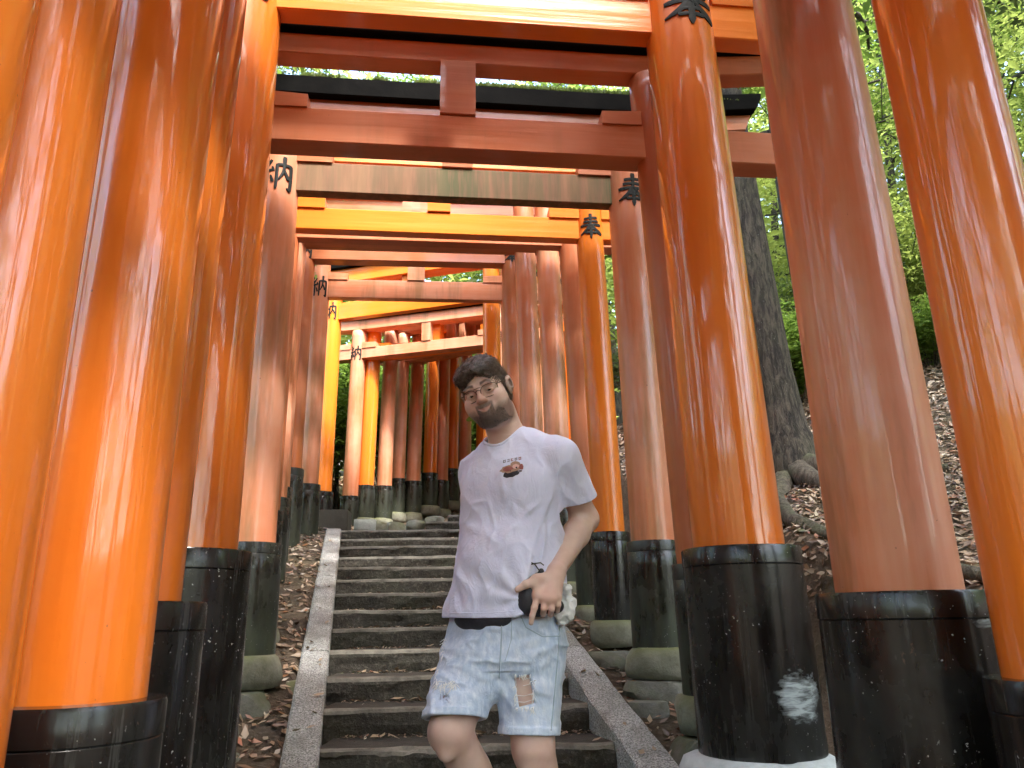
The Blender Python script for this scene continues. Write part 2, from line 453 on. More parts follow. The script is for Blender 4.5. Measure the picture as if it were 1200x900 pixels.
# ------------------------------------------------------------------ terrain
PATH = np.array([(0.75, -6, -1.78), (0.62, -2.0, -1.74), (0.50, 0.45, -1.60), (-0.21, 3.69, -0.60), (-1.17, 8.30, 0.86), (-1.36, 9.5, 1.10), (-1.30, 11.0, 1.28),
                 (-0.90, 11.9, 1.50), (-0.10, 12.6, 1.85), (1.0, 13.3, 2.3), (3.0, 14.2, 3.0), (6.0, 15.0, 4.0)])
def path_field(X, Y):
    X = np.asarray(X, float).ravel(); Y = np.asarray(Y, float).ravel()
    best = np.full(X.shape, 1e9); zz = np.zeros(X.shape); ss = np.zeros(X.shape)
    for (a, b) in zip(PATH[:-1], PATH[1:]):
        d = b[:2] - a[:2]; L2 = (d ** 2).sum()
        t = np.clip(((X - a[0]) * d[0] + (Y - a[1]) * d[1]) / L2, 0, 1)
        px = a[0] + t * d[0]; py = a[1] + t * d[1]
        dist = np.hypot(X - px, Y - py)
        side = np.sign((X - a[0]) * d[1] - (Y - a[1]) * d[0])
        m = dist < best
        best = np.where(m, dist, best); zz = np.where(m, a[2] + t * (b[2] - a[2]), zz); ss = np.where(m, side, ss)
    num = np.zeros(X.shape); den = np.zeros(X.shape)      # blend heights away from the path so no cliff forms between its bends
    for (a, b) in zip(PATH[:-1], PATH[1:]):
        m_ = max(2, int(np.hypot(*(b[:2] - a[:2])) / 0.35))
        for t in (np.arange(m_) + 0.5) / m_:
            p = a + (b - a) * t; w = np.hypot(*(b[:2] - a[:2])) / m_ / ((X - p[0]) ** 2 + (Y - p[1]) ** 2 + 0.3) ** 2; num += w * p[2]; den += w
    k = np.clip((best - 1.2) / 1.5, 0, 1); k = k * k * (3 - 2 * k)
    zz = zz * (1 - k) + (num / den) * k
    return zz, best, ss            # ss > 0: right of the path
def smooth(a, b, x):
    t = np.clip((x - a) / (b - a), 0, 1); return t * t * (3 - 2 * t)
def ground_z(X, Y, rough=True):
    X = np.asarray(X, float); Y = np.asarray(Y, float); shp = X.shape
    X = X.ravel(); Y = Y.ravel()
    z, d, s = path_field(X, Y)
    right = s > 0
    bank_r = 0.72 * smooth(1.98, 2.32, d) + 0.25 * np.clip(d - 2.2, 0, 3.2) + 0.07 * np.maximum(0, d - 5.4)
    bank_l = 0.35 * smooth(1.9, 2.9, d) + 0.22 * np.maximum(0, d - 2.3)
    far = smooth(6, 22, d)
    h = z + np.where(right, bank_r, bank_l)
    if rough:
        P = np.stack([X, Y, 0 * X], 1)
        amp = smooth(0.9, 2.2, d)
        h = h + fbm(P * 1.3, 3) * 0.10 * amp + fbm(P * 6, 9) * (0.025 + 0.045 * amp) * smooth(0.6, 1.0, d) + fbm(P * 0.25, 5) * 0.8 * far
    # sink below the steps and the paved lane
    h = h - 0.16 * (1 - smooth(0.70, 0.84, d)) * (Y < 10.5) * 1.0
    return h.reshape(shp)

def grid_axis(fine0, fine1, step, lo, hi):
    a = [fine0]; s = step
    while a[-1] > lo: s *= 1.22; a.append(a[-1] - s)
    a = a[::-1][:-1] + list(np.arange(fine0, fine1, step)); s = step
    while a[-1] < hi: s *= 1.22; a.append(a[-1] + s)
    return np.array(a)
gx = grid_axis(-3.6, 3.4, 0.05, -150, 150); gy = grid_axis(-0.5, 12.0, 0.06, -120, 200)
GX, GY = np.meshgrid(gx, gy)
GZ = ground_z(GX, GY)
nx, ny = len(gx), len(gy)
idx = np.arange(nx * ny).reshape(ny, nx)
F = np.stack([idx[:-1, :-1], idx[:-1, 1:], idx[1:, 1:], idx[1:, :-1]], -1).reshape(-1, 4)
ground = link('ground', fast_mesh('ground', np.stack([GX, GY, GZ], -1).reshape(-1, 3), F, M['ground'], True))
tag(ground, 'brown hillside earth rising on both sides of the stone stairs', kind='structure')

# ------------------------------------------------------------------ staircase
R_ST, T_ST, Z0, Y0 = 0.1215, 0.381, -0.531, 3.69
def xl(y): return -0.868 - 0.2125 * (y - 3.69)
def xr(y): return 0.437 - 0.200 * (y - 3.69)
stairs = empty('staircase', (0, 0, 0))
tag(stairs, 'dark hewn stone stairs climbing between the orange gates', kind='structure')
rg = np.random.default_rng(5)
def step_block(x0, x1, yf, depth, zt, h, seed, yaw=0.0):
    """hewn block: rough riser, worn nose painted lighter as if lit, flat tread; front along x"""
    n = 56; rows = [(0.0, -h), (0.0, -h * 0.72), (0.0, -h * 0.45), (0.0, -h * 0.22), (0.001, -0.022), (0.007, -0.007), (0.018, 0.0), (0.036, 0.001), (depth * 0.6, -0.002), (depth, -0.003)]
    xs = np.linspace(x0, x1, n + 1)
    V = []
    for ri, (dy, dz) in enumerate(rows):
        P = np.stack([xs * 6, np.full_like(xs, dz * 22 + seed * 7.3), np.full_like(xs, seed * 3.1 + dy * 9)], 1)
        rough = fbm(P, 11, 4)
        low = fbm(np.stack([xs * 1.7, 0 * xs + seed * 5.1, 0 * xs], 1), 4, 3)
        for i, x in enumerate(xs):
            ay = 0.026 if ri < 4 else (0.018 if ri < 7 else 0)
            yy = yf + dy + rough[i] * ay + low[i] * 0.012 * (ri < 7) + (x - (x0 + x1) / 2) * math.tan(yaw)
            zz = zt + dz + low[i] * 0.006 + (rough[i] * 0.009 - max(0, rough[i] - 0.28) * 0.06 * (ri < 7) if ri >= 4 else 0)
            V.append((x, yy, zz))
    F = []; mi = []
    for r in range(len(rows) - 1):
        for i in range(n):
            a = r * (n + 1) + i
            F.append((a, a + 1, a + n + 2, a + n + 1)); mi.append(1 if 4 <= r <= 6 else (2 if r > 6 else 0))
    # ends, back and underside
    L = len(rows)
    b0 = len(V)
    for x in (x0, x1): V.append((x, yf + depth, zt - h))
    lf = [r * (n + 1) for r in range(L)]; rt = [r * (n + 1) + n for r in range(L)]
    F.append(tuple([b0] + lf[::-1])[::-1]); mi.append(0)
    F.append(tuple([b0 + 1] + rt[::-1])); mi.append(0)
    F.append(((L - 1) * (n + 1), (L - 1) * (n + 1) + n, b0 + 1, b0)); mi.append(0)
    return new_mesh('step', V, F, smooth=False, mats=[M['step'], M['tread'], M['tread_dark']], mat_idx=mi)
STEP_YAW = R(2.5)
def step_params(k):
    yf = Y0 + k * T_ST; zt = Z0 + k * R_ST
    return yf, zt
for k in range(-8, 13):
    yf, zt = step_params(k)
    jz = rg.uniform(-0.006, 0.006)
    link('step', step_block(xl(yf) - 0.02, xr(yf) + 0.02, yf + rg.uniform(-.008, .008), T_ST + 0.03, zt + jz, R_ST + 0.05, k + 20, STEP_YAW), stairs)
for k in range(13, 21):                      # upper flight, bending away to the right
    yf, zt = step_params(k)
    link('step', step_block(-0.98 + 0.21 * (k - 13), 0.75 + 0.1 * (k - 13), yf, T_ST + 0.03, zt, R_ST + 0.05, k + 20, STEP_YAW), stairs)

def kerb_block(xa, ya, za, xb, yb, zb, w, seed, side):
    """a length of sloping granite kerb from a to b, w wide, inner edge on the step ends"""
    n = 14; hh = 0.15
    V = []
    for i in range(n + 1):
        t = i / n
        x = xa + (xb - xa) * t; y = ya + (yb - ya) * t; z = za + (zb - za) * t
        for (dx, dz) in ((0, -hh), (0, -0.012), (0.012, 0), (w * 0.35, 0.004), (w * 0.7, 0.003), (w - 0.012, 0), (w, -0.012), (w, -hh)):
            j = vnoise(np.array([[x * 9 + seed, y * 9, dx * 20]]), 3)[0]
            V.append((x + side * dx + j * 0.004, y, z + dz + j * 0.005))
    F = []
    for i in range(n):
        for k in range(7):
            a = i * 8 + k; F.append((a, a + 1, a + 9, a + 8) if side < 0 else (a, a + 8, a + 9, a + 1))
        a = i * 8; F.append((a, a + 8, a + 15, a + 7) if side < 0 else (a, a + 7, a + 15, a + 8))
    F.append(tuple(range(8)) if side > 0 else tuple(range(7, -1, -1)))
    e = n * 8; F.append(tuple(range(e + 7, e - 1, -1)) if side > 0 else tuple(range(e, e + 8)))
    bm = bmesh.new(); me = new_mesh('kerb_stone', V, F); bm.from_mesh(me); bpy.data.meshes.remove(me)
    return bm_mesh('kerb_stone', bm, M['curb'])
def zk(y): return Z0 + (y - Y0) * (R_ST / T_ST) + 0.035
ys = [0.6, 2.1, 3.35, 4.75, 6.35, 8.20]
for i, (a, b) in enumerate(zip(ys[:-1], ys[1:])):
    b2 = b - 0.008
    link('kerb_stone', kerb_block(xl(a), a, zk(a), xl(b2), b2, zk(b2), 0.16, i, -1), stairs)
    link('kerb_stone', kerb_block(xr(a), a, zk(a), xr(b2), b2, zk(b2), 0.17, i + 9, 1), stairs)
# landing slabs at the head of the lower flight
def box_mesh(name, sx, sy, sz, mat, bevel=0.01, jitter=0.0, seed=0, cuts=3):
    bm = bmesh.new(); bmesh.ops.create_cube(bm, size=1)
    bmesh.ops.scale(bm, vec=(sx, sy, sz), verts=bm.verts)
    if bevel: bmesh.ops.bevel(bm, geom=list(bm.edges), offset=bevel, segments=2, affect='EDGES')
    if jitter:
        bmesh.ops.subdivide_edges(bm, edges=list(bm.edges), cuts=cuts, use_grid_fill=True)
        P = np.array([v.co for v in bm.verts])
        for q in range(3):
            d = fbm(P * (2.2 / max(sx, 0.2)) + q * 17 + seed * 3.3, seed, 4) * jitter
            for v, dd in zip(bm.verts, d): v.co[q] += dd
    for v in bm.verts: v.co.z += sz / 2
    return bm_mesh(name, bm, mat, smooth=bool(jitter))
slab = link('landing', box_mesh('landing', 2.4, 1.4, 0.14, M['tread'], 0.01, 0.006, 3))
slab.location = (-1.25, 9.02 + 0.08, step_params(12)[1] - 0.02 - 0.14 + 0.012)
slab.rotation_euler = (0, 0, R(2))
tag(slab, 'flat stone landing at the head of the lower stairs', kind='structure')

# ------------------------------------------------------------------ kanji
BRUSH = {
 '奉': [([(0.22, 0.79), (0.50, 0.815), (0.80, 0.83)], (0.07, 0.06, 0.085)), ([(0.18, 0.65), (0.50, 0.675), (0.84, 0.685)], (0.075, 0.06, 0.085)), ([(0.03, 0.505), (0.50, 0.535), (0.97, 0.545)], (0.085, 0.07, 0.095)),
        ([(0.50, 0.99), (0.505, 0.76), (0.49, 0.54)], (0.12, 0.09, 0.08)), ([(0.47, 0.54), (0.36, 0.36), (0.20, 0.24), (0.02, 0.16)], (0.09, 0.10, 0.075, 0.03)), ([(0.54, 0.54), (0.68, 0.36), (0.82, 0.25), (1.0, 0.17)], (0.05, 0.09, 0.13, 0.10)),
        ([(0.34, 0.335), (0.50, 0.345), (0.66, 0.35)], (0.06, 0.055, 0.07)), ([(0.26, 0.20), (0.50, 0.21), (0.74, 0.215)], (0.07, 0.06, 0.08)), ([(0.50, 0.47), (0.505, 0.22), (0.50, 0.08), (0.50, -0.03)], (0.10, 0.10, 0.10, 0.03))],
 '納': [([(0.22, 0.99), (0.16, 0.86), (0.07, 0.76)], (0.09, 0.07, 0.06)), ([(0.07, 0.76), (0.18, 0.72), (0.27, 0.74)], (0.06, 0.05, 0.05)), ([(0.36, 0.88), (0.22, 0.68), (0.06, 0.54)], (0.08, 0.06, 0.06)), ([(0.06, 0.54), (0.22, 0.55), (0.38, 0.58)], (0.07, 0.06, 0.06)),
        ([(0.38, 0.68), (0.42, 0.55)], (0.05, 0.07)), ([(0.23, 0.55), (0.23, 0.28), (0.21, 0.02)], (0.08, 0.08, 0.06)), ([(0.10, 0.42), (0.02, 0.18)], (0.07, 0.05)), ([(0.34, 0.42), (0.41, 0.22)], (0.05, 0.08)),
        ([(0.52, 0.76), (0.52, 0.40), (0.50, 0.02)], (0.08, 0.08, 0.07)), ([(0.52, 0.74), (0.74, 0.76), (0.96, 0.75)], (0.07, 0.065, 0.08)), ([(0.94, 0.77), (0.945, 0.40), (0.93, 0.02), (0.82, 0.08)], (0.09, 0.08, 0.085, 0.03)),
        ([(0.73, 1.0), (0.73, 0.72), (0.70, 0.52), (0.58, 0.30)], (0.11, 0.075, 0.07, 0.04)), ([(0.73, 0.60), (0.80, 0.46), (0.88, 0.34)], (0.05, 0.07, 0.09))]}
def glyph(ch, w, h, depth, heavy=0.0):
    """brush strokes as thin raised ribbons, each a hair prouder than the last"""
    bm = bmesh.new()
    for si, (pts, ws) in enumerate(BRUSH[ch]):
        d1 = depth + 0.00025 * si; P = []; Wd = []
        for q in range(len(pts) - 1):
            for k in range(5):
                t = k / 5; P.append((pts[q][0] * (1 - t) + pts[q + 1][0] * t, pts[q][1] * (1 - t) + pts[q + 1][1] * t)); Wd.append(ws[q] * (1 - t) + ws[q + 1] * t)
        P.append(pts[-1]); Wd.append(ws[-1])
        for _ in range(2):
            P = [P[0]] + [tuple(0.25 * P[i - 1][c] + 0.5 * P[i][c] + 0.25 * P[i + 1][c] for c in (0, 1)) for i in range(1, len(P) - 1)] + [P[-1]]
        rows = []
        for i, (x, y) in enumerate(P):
            a = P[max(i - 1, 0)]; b = P[min(i + 1, len(P) - 1)]; dx, dy = b[0] - a[0], b[1] - a[1]; l = math.hypot(dx, dy) or 1
            ww = Wd[i] * 0.62 * (0.75 if i in (0, len(P) - 1) else 1.0); nx_, ny_ = -dy / l * ww, dx / l * ww
            rows.append([bm.verts.new(((x + sx * nx_ - 0.5) * w, (y + sx * ny_ - 0.5) * h, zz)) for sx, zz in ((-1, -0.002), (-1, d1 * 0.8), (0, d1), (1, d1 * 0.8), (1, -0.002))])
        for a, b in zip(rows[:-1], rows[1:]):
            for k in range(4): bm.faces.new((a[k], a[k + 1], b[k + 1], b[k]))
        bm.faces.new(rows[0]); bm.faces.new(rows[-1][::-1])
    return bm
def wrap_glyph(ch, w, h, radius, ang, zc, shear_at, depth=0.003, heavy=0.030):
    """bend the glyph round a post of this radius, facing direction ang (0 = -Y)"""
    bm = glyph(ch, w, h, depth, heavy)
    for v in bm.verts:
        x, y, d = v.co
        a = ang + x / radius
        rr = radius * 1.008 + 0.001 + d
        sx = shear_at(zc + y)
        v.co = Vector((math.sin(a) * rr + sx, -math.cos(a) * rr, zc + y))
    return bm_mesh('character', bm, M['ink'])

# ------------------------------------------------------------------ torii gates
def add_pillar(gate, x, base_dz, r, rs, h_sleeve, h_top, lean, mat, smat, seed, taper=0.94, char=None, zchar=0, hchar=0.22, ang=0.0, foot=True):
    """a round post with its black sleeve; local z runs from the sleeve bottom"""
    zt = h_top
    prof = []
    n = 26
    z_s = h_sleeve - 0.02
    for i in range(n + 1):
        z = z_s + (zt - z_s) * i / n
        rr = r * (1 - (1 - taper) * (z - z_s) / (zt - z_s))
        prof.append((rr, z))
    prof = [(r * 0.99, 0.02)] + prof
    V, F = lathe(prof, 48, 0.005, seed, (lean, 0), zt)
    me = new_mesh('pillar', V, F, smooth=True, mats=[mat])
    for p in me.polygons[-2:]: p.use_smooth = False
    pil = link('pillar', me, gate, (x, 0, base_dz))
    hb = 0.075 if h_sleeve > 0.6 else 0.06
    hs = h_sleeve
    prof = [(rs * 1.0, 0.0), (rs * 1.012, 0.01), (rs * 1.01, hs * 0.5), (rs, hs - hb - 0.085), (rs, hs - hb - 0.003), (rs * 0.988, hs - hb), (rs * 1.008, hs - hb + 0.003),
            (rs * 1.008, hs - 0.008), (rs * 0.99, hs), (r * 1.0, hs + 0.002), (r * 0.9, hs + 0.002)]
    V, F = lathe(prof, 48, 0.006, seed + 50, (lean * 0.5, 0), zt)
    me = new_mesh('black_sleeve', V, F, smooth=True, mats=[smat])
    me.set_sharp_from_angle(angle=R(35))
    link('black_sleeve', me, pil)
    if char:
        rr = r * (1 - (1 - taper) * (zchar - z_s) / (zt - z_s))
        link('character', wrap_glyph(char, rr * 1.66, hchar, rr, ang, zchar, lambda z: lean * z / zt), pil)
    if foot:
        rf = rs * 1.22
        prof = [(rf * 0.98, -0.16), (rf * 1.04, -0.11), (rf * 1.03, -0.05), (rf * 0.96, -0.012), (rf * 0.85, 0.004), (rs * 0.7, 0.006)]
        V, F = lathe(prof, 28, 0.02, seed + 90)
        Vn = np.array(V); d = fbm(Vn * 6 + seed, 2, 3)
        Vn[:, 0] *= 1 + d * 0.16; Vn[:, 1] *= 1 + d * 0.16; Vn[:, 2] += d * 0.016 * (Vn[:, 2] < -0.005)
        me = new_mesh('footing_stone', Vn, F, smooth=True, mats=[M['stone_foot'] if foot is True else M[foot]])
        link('footing_stone', me, pil)
    return pil

def torii(label, cx, cy, yaw, W, r, rs, zst, zsb, zn, hn, zsh, mat='fresh', smat='black_gloss', bmat=None, rl=None, rr=None, rsl=None, rsr=None,
          leans=(0.0, 0.0), hsh=0.16, hk=0.15, dn=0.15, dsh=0.19, over_n=0.62, over_k=0.85, chars=False, zoff=(0, 0), seed=0, taper=0.94,
          feet=(True, True), smats=None, postw=0.20, hl=None, kmat='black_wood', wedge=True, angs=(0.0, 0.0), hchar=0.22, nmat=None, zch=0.0, matl=None):
    g = empty('torii_gate', (cx, cy, zsb), R(yaw))
    tag(g, label, 'torii gate', 'torii gates lining the stone stairs')
    pm = M['post_' + mat]; bm_ = M['beam_' + (bmat or mat)]
    h = zsh - zsb
    for side, (lx, rad, rads, dz) in enumerate(((-W / 2, rl or r, rsl or rs, zoff[0]), (W / 2, rr or r, rsr or rs, zoff[1]))):
        sm = M[(smats[side] if smats else smat)]
        add_pillar(g, lx, dz, rad, rads, zst - zsb - dz, h - dz, leans[side], (M['post_' + matl] if matl and side == 0 else pm), sm, seed * 10 + side, taper,
                   ('納', '奉')[side] if chars else None, zn + hn * 0.5 - zsb - dz + zch, hchar, angs[side], feet[side])
    ll, lr = leans
    def at_h(z, side): return (-W / 2 if side == 0 else W / 2) + leans[side] * z / h
    zz = zn - zsb
    xa, xb = at_h(zz, 0), at_h(zz, 1)
    link('tie_beam', beam_mesh('tie_beam', xa - over_n, xb + over_n, -dn / 2, dn / 2, zz, zz + hn, M['beam_' + nmat] if nmat else bm_, 0.006), g)
    if wedge:
        for sx, s in ((xa - r, -1), (xa + r, 1), (xb - r, -1), (xb + r, 1)):
            w = 0.21
            x0, x1 = (sx - w, sx + 0.02) if s < 0 else (sx - 0.02, sx + w)
            V = []
            yy = dn / 2 + 0.012
            hi, lo = 0.088, 0.076
            za, zb = (lo, hi) if s < 0 else (hi, lo)
            for y in (-yy, yy):
                V += [(x0, y, zz + hn * 0.0 + hn - 0.004), (x1, y, zz + hn - 0.004), (x1, y, zz + hn + zb), (x0, y, zz + hn + za)]
            F = [(0, 1, 2, 3), (7, 6, 5, 4), (0, 4, 5, 1), (1, 5, 6, 2), (2, 6, 7, 3), (3, 7, 4, 0)]
            link('wedge', new_mesh('wedge', V, F, mats=[bm_]), g)
    xm = (xa + xb) / 2
    zs = zsh - zsb
    link('centre_strut', beam_mesh('centre_strut', xm - postw / 2, xm + postw / 2, -dn / 2 - 0.012, dn / 2 + 0.012, zz + hn + 0.001, zs - 0.001, bm_, 0.005, n=2), g)
    link('lintel', beam_mesh('lintel', xa - over_k + 0.07, xb + over_k - 0.07, -dsh / 2, dsh / 2, zs, zs + hsh, bm_, 0.006, 0.05, 0.05, curve=0.07), g)
    link('roof_beam', beam_mesh('roof_beam', xa - over_k, xb + over_k, -dsh / 2 - 0.05, dsh / 2 + 0.05, zs + hsh + 0.001, zs + hsh + hk, M[kmat], 0.008, 0.07, 0.07, curve=0.08), g)
    return g

def moss_top(cx, cy, yaw, L, W, z, seed):
    rg = np.random.default_rng(seed)
    n = 9000
    x = rg.uniform(-L / 2, L / 2, n); y = rg.uniform(-W / 2, W / 2, n); y = np.where(rg.random(n) < 0.4, -W / 2 + np.abs(rg.normal(0, 0.012, n)), y)
    keep = fbm(np.stack([x * 2.5, y * 6, 0 * x], 1), seed, 3) > -0.25
    x, y = x[keep], y[keep]; n = len(x)
    a = rg.uniform(0, 6.28, n); s = rg.uniform(0.008, 0.022, n); hh = rg.uniform(0.012, 0.045, n)
    c, s_ = math.cos(R(yaw)), math.sin(R(yaw))
    V = np.zeros((n, 3, 3))
    for q, (dx, dz) in enumerate(((-1, 0), (1, 0), (0.2, 1))):
        px = x + dx * s * np.cos(a); py = y + dx * s * np.sin(a)
        V[:, q, 0] = cx + px * c - py * s_; V[:, q, 1] = cy + px * s_ + py * c; V[:, q, 2] = z + dz * hh
    F = np.arange(n * 3).reshape(n, 3)
    o = link('moss', fast_mesh('moss', V.reshape(-1, 3), F, M['leaf_bright']))
    tag(o, 'bright green moss growing along the top of a black roof beam', 'moss', kind='stuff')
    return o

T = torii
T('glossy orange gate at the far left edge of the photo, its left post cut off', 0.53, 1.0, 2, 2.85, 0.15, 0.19, -0.50, -1.50, 2.0, 0.2, 2.65, 'fresh', seed=1)
T('glossy orange gate whose left post is second from the left edge, streaked with reflections', 0.31, 1.45, 3, 2.64, 0.15, 0.19, -0.40, -1.35, 2.3, 0.2, 2.95, 'fresh', seed=2, leans=(-0.02, 0.0))
T('bright orange gate owning the rightmost post in the photo and a broad left post', 0.180, 1.871, 4, 2.295, 0.148, 0.19, -0.154, -1.12, 2.55, 0.2, 3.15, 'fresh', seed=3, leans=(0.0, -0.03))
T('faded pinkish gate with green streaks, its right post second from the photo edge', 0.028, 2.307, 5, 2.28, 0.178, 0.238, 0.059, -0.86, 2.75, 0.2, 3.35, 'faded', seed=4, leans=(0.02, -0.04), rl=0.165, matl='fresh', smats=('black_gloss', 'black_scrape'))
T('glossy orange gate over a thick right post with a chalk mark on its black sleeve', -0.163, 3.224, 6.5, 2.28, 0.192, 0.246, 0.272, -0.524, 2.885, 0.21, 3.50, 'fresh', seed=5, dn=0.11,
  chars=True, leans=(0.0, -0.07), smats=('black_gloss', 'black_smudge'), feet=(True, 'white_base'), taper=0.88, zoff=(-0.10, 0), nmat='gold', hchar=0.26, angs=(0.1, 0.05), over_n=0.75)
T('dull red gate half hidden behind the thick orange one, raised wedges on its tie beam', -0.24, 3.77, 6.5, 2.37, 0.115, 0.150, 0.245, -0.357, 2.497, 0.215, 3.075, 'mid', seed=6,
  leans=(-0.02, -0.10), smat='black_dull', hsh=0.135, dsh=0.13, over_n=0.75, dn=0.15, zoff=(0, 0))
T('weathered gate with mossy green streaks on its tie beam and slim pale posts', -0.316, 4.462, 6.5, 2.28, 0.125, 0.157, 0.42, -0.165, 2.622, 0.215, 3.15, 'faded', seed=7, dn=0.085,
  chars=True, leans=(-0.03, -0.03), smat='black_dull', bmat='mid', nmat='moss', hsh=0.125, hk=0.14, over_n=0.72, over_k=0.92, taper=0.99, hchar=0.235, zch=-0.035, angs=(0.05, 0.1))
moss_top(-0.34, 4.462, 6.5, 3.9, 0.28, 3.15 + 0.268, 3)
T('bright orange gate right behind the mossy beam, black letters on its slim posts', -0.494, 5.127, 6.5, 2.30, 0.104, 0.132, 0.545, -0.02, 2.717, 0.175, 3.25, 'gold', seed=8, dn=0.09,
  chars=True, leans=(-0.03, -0.05), taper=0.97, hchar=0.20, angs=(0.1, -0.1), postw=0.17)
T('dull red gate next behind the bright orange slim one', -0.62, 5.80, 6, 2.44, 0.108, 0.135, 0.785, 0.085, 3.00, 0.15, 3.56, 'mid', seed=9, dn=0.10, leans=(0.0, -0.08), smat='black_dull', taper=0.98)
T('reddish gate fourth from the stair head, pale pink on its upper right post', -0.79, 6.45, 5.5, 2.40, 0.108, 0.135, 0.98, 0.28, 3.32, 0.18, 3.90, 'faded', seed=10, leans=(0.0, -0.06), smat='black_dull', bmat='mid', taper=0.98)
T('faded gate third from the stair head, its beams hidden by nearer ones', -0.97, 7.05, 5.5, 2.36, 0.108, 0.135, 1.17, 0.47, 3.60, 0.18, 4.18, 'faded', seed=11, leans=(0.0, -0.06), smat='black_dull', bmat='mid', taper=0.98)
T('dark reddish gate second from the stair head, a black letter on its right post', -1.09, 7.72, 5, 2.30, 0.108, 0.133, 1.47, 0.66, 3.76, 0.19, 4.34, 'mid', seed=12, leans=(0.0, -0.05), smat='black_dull', chars=True, taper=0.98, hchar=0.18)
T('faded red gate at the head of the lower stairs, letters on both posts', -1.118, 8.425, 5, 2.26, 0.112, 0.138, 1.43, 0.80, 3.63, 0.23, 4.20, 'faded', seed=13, dn=0.1, leans=(0.0, -0.02), smat='black_dull', chars=True, taper=0.98, hchar=0.26, angs=(0.05, -0.1))
T('yellow orange gate standing turned at the bend of the path', -1.343, 9.45, -16, 2.28, 0.112, 0.138, 1.58, 1.05, 3.91, 0.24, 4.42, 'gold', seed=14, dn=0.1, leans=(0.02, 0.0), chars=True, taper=0.98, hchar=0.25, dsh=0.22, hsh=0.2, feet=(True, True), wedge=False)
T('pale pink gate first beyond the bend, a black letter on its left post', -1.29, 10.9, -15, 2.28, 0.116, 0.142, 1.74, 1.26, 3.84, 0.165, 4.30, 'faded', seed=15, leans=(0.04, 0.04), chars=True, smat='black_dull', taper=0.97, hchar=0.23, postw=0.14)
FAR = [((-2.19, 11.3), 1.91, 1.43, -17, 'gold', 'bright orange gate second beyond the bend', 3.86),
       ((-1.97, 11.6), 1.95, 1.46, -19, 'faded', 'dusty pink gate third beyond the bend', 3.96),
       ((-1.82, 12.0), 2.13, 1.60, -22, 'faded', 'slim pink gate fourth beyond the bend, partly hidden by the third', 4.05),
       ((-1.61, 12.2), 2.12, 1.62, -26, 'faded', 'brownish red gate fifth beyond the bend, on a greenish sleeve', 4.12),
       ((-1.39, 12.6), 2.32, 1.78, -30, 'fresh', 'reddish orange gate sixth beyond the bend', 4.28),
       ((-1.22, 12.8), 2.23, 1.75, -34, 'faded', 'narrow dull red gate seventh beyond the bend', 4.38),
       ((-1.07, 13.05), 2.47, 1.92, -38, 'fresh', 'orange gate eighth beyond the bend, left of the bearded man\'s head', 4.75),
       ((-0.86, 13.3), 2.53, 2.0, -43, 'faded', 'dull red gate ninth beyond the bend, just left of the man\'s cheek', 4.85),
       ((-0.56, 13.6), 2.65, 2.1, -47, 'fresh', 'orange gate tenth beyond the bend, mostly hidden by the man\'s head', 5.0)]
for i, ((lx, ly), zst, zsb, yw, mt, lb, zn) in enumerate(FAR):
    W = 2.2
    c = (lx + W / 2 * math.cos(R(yw)), ly + W / 2 * math.sin(R(yw)))
    T(lb, c[0], c[1], yw, W, 0.115 if i != 2 else 0.10, 0.140 if i != 2 else 0.12, zst, zsb, zn, 0.16, zn + 0.5, mt, seed=20 + i, leans=(0.05, 0.0), smat='black_dull', taper=0.97, postw=0.14,
      chars=(i == 1), hchar=0.2, hsh=0.14, hk=0.12, over_n=0.4, over_k=0.55)
# ------------------------------------------------------------------ rocks
def rock_mesh(sx, sy, sz, seed, mat, sub=4, rough=0.22, flat=0.35):
    bm = bmesh.new(); bmesh.ops.create_icosphere(bm, subdivisions=sub, radius=1)
    P = np.array([v.co for v in bm.verts])
    d = fbm(P * 1.3, seed, 4) * rough * 1.6 + fbm(P * 5, seed + 5, 3) * rough * 0.35
    # facets: clamp against a few random planes for a broken look
    rg = np.random.default_rng(seed)
    Q = P * (1 + d)[:, None]
    for _ in range(9):
        nrm = rg.normal(size=3); nrm /= np.linalg.norm(nrm)
        k = Q @ nrm; lim = rg.uniform(0.62, 0.85)
        Q -= np.outer(np.maximum(0, k - lim) * 0.85, nrm)
    Q[:, 2] = np.minimum(Q[:, 2], 1 - flat + 0.06 * d)
    for v, q in zip(bm.verts, Q): v.co = Vector((q[0] * sx, q[1] * sy, q[2] * sz))
    me = bm_mesh('rock', bm, mat, smooth=True)
    me.set_sharp_from_angle(angle=R(32))
    return me
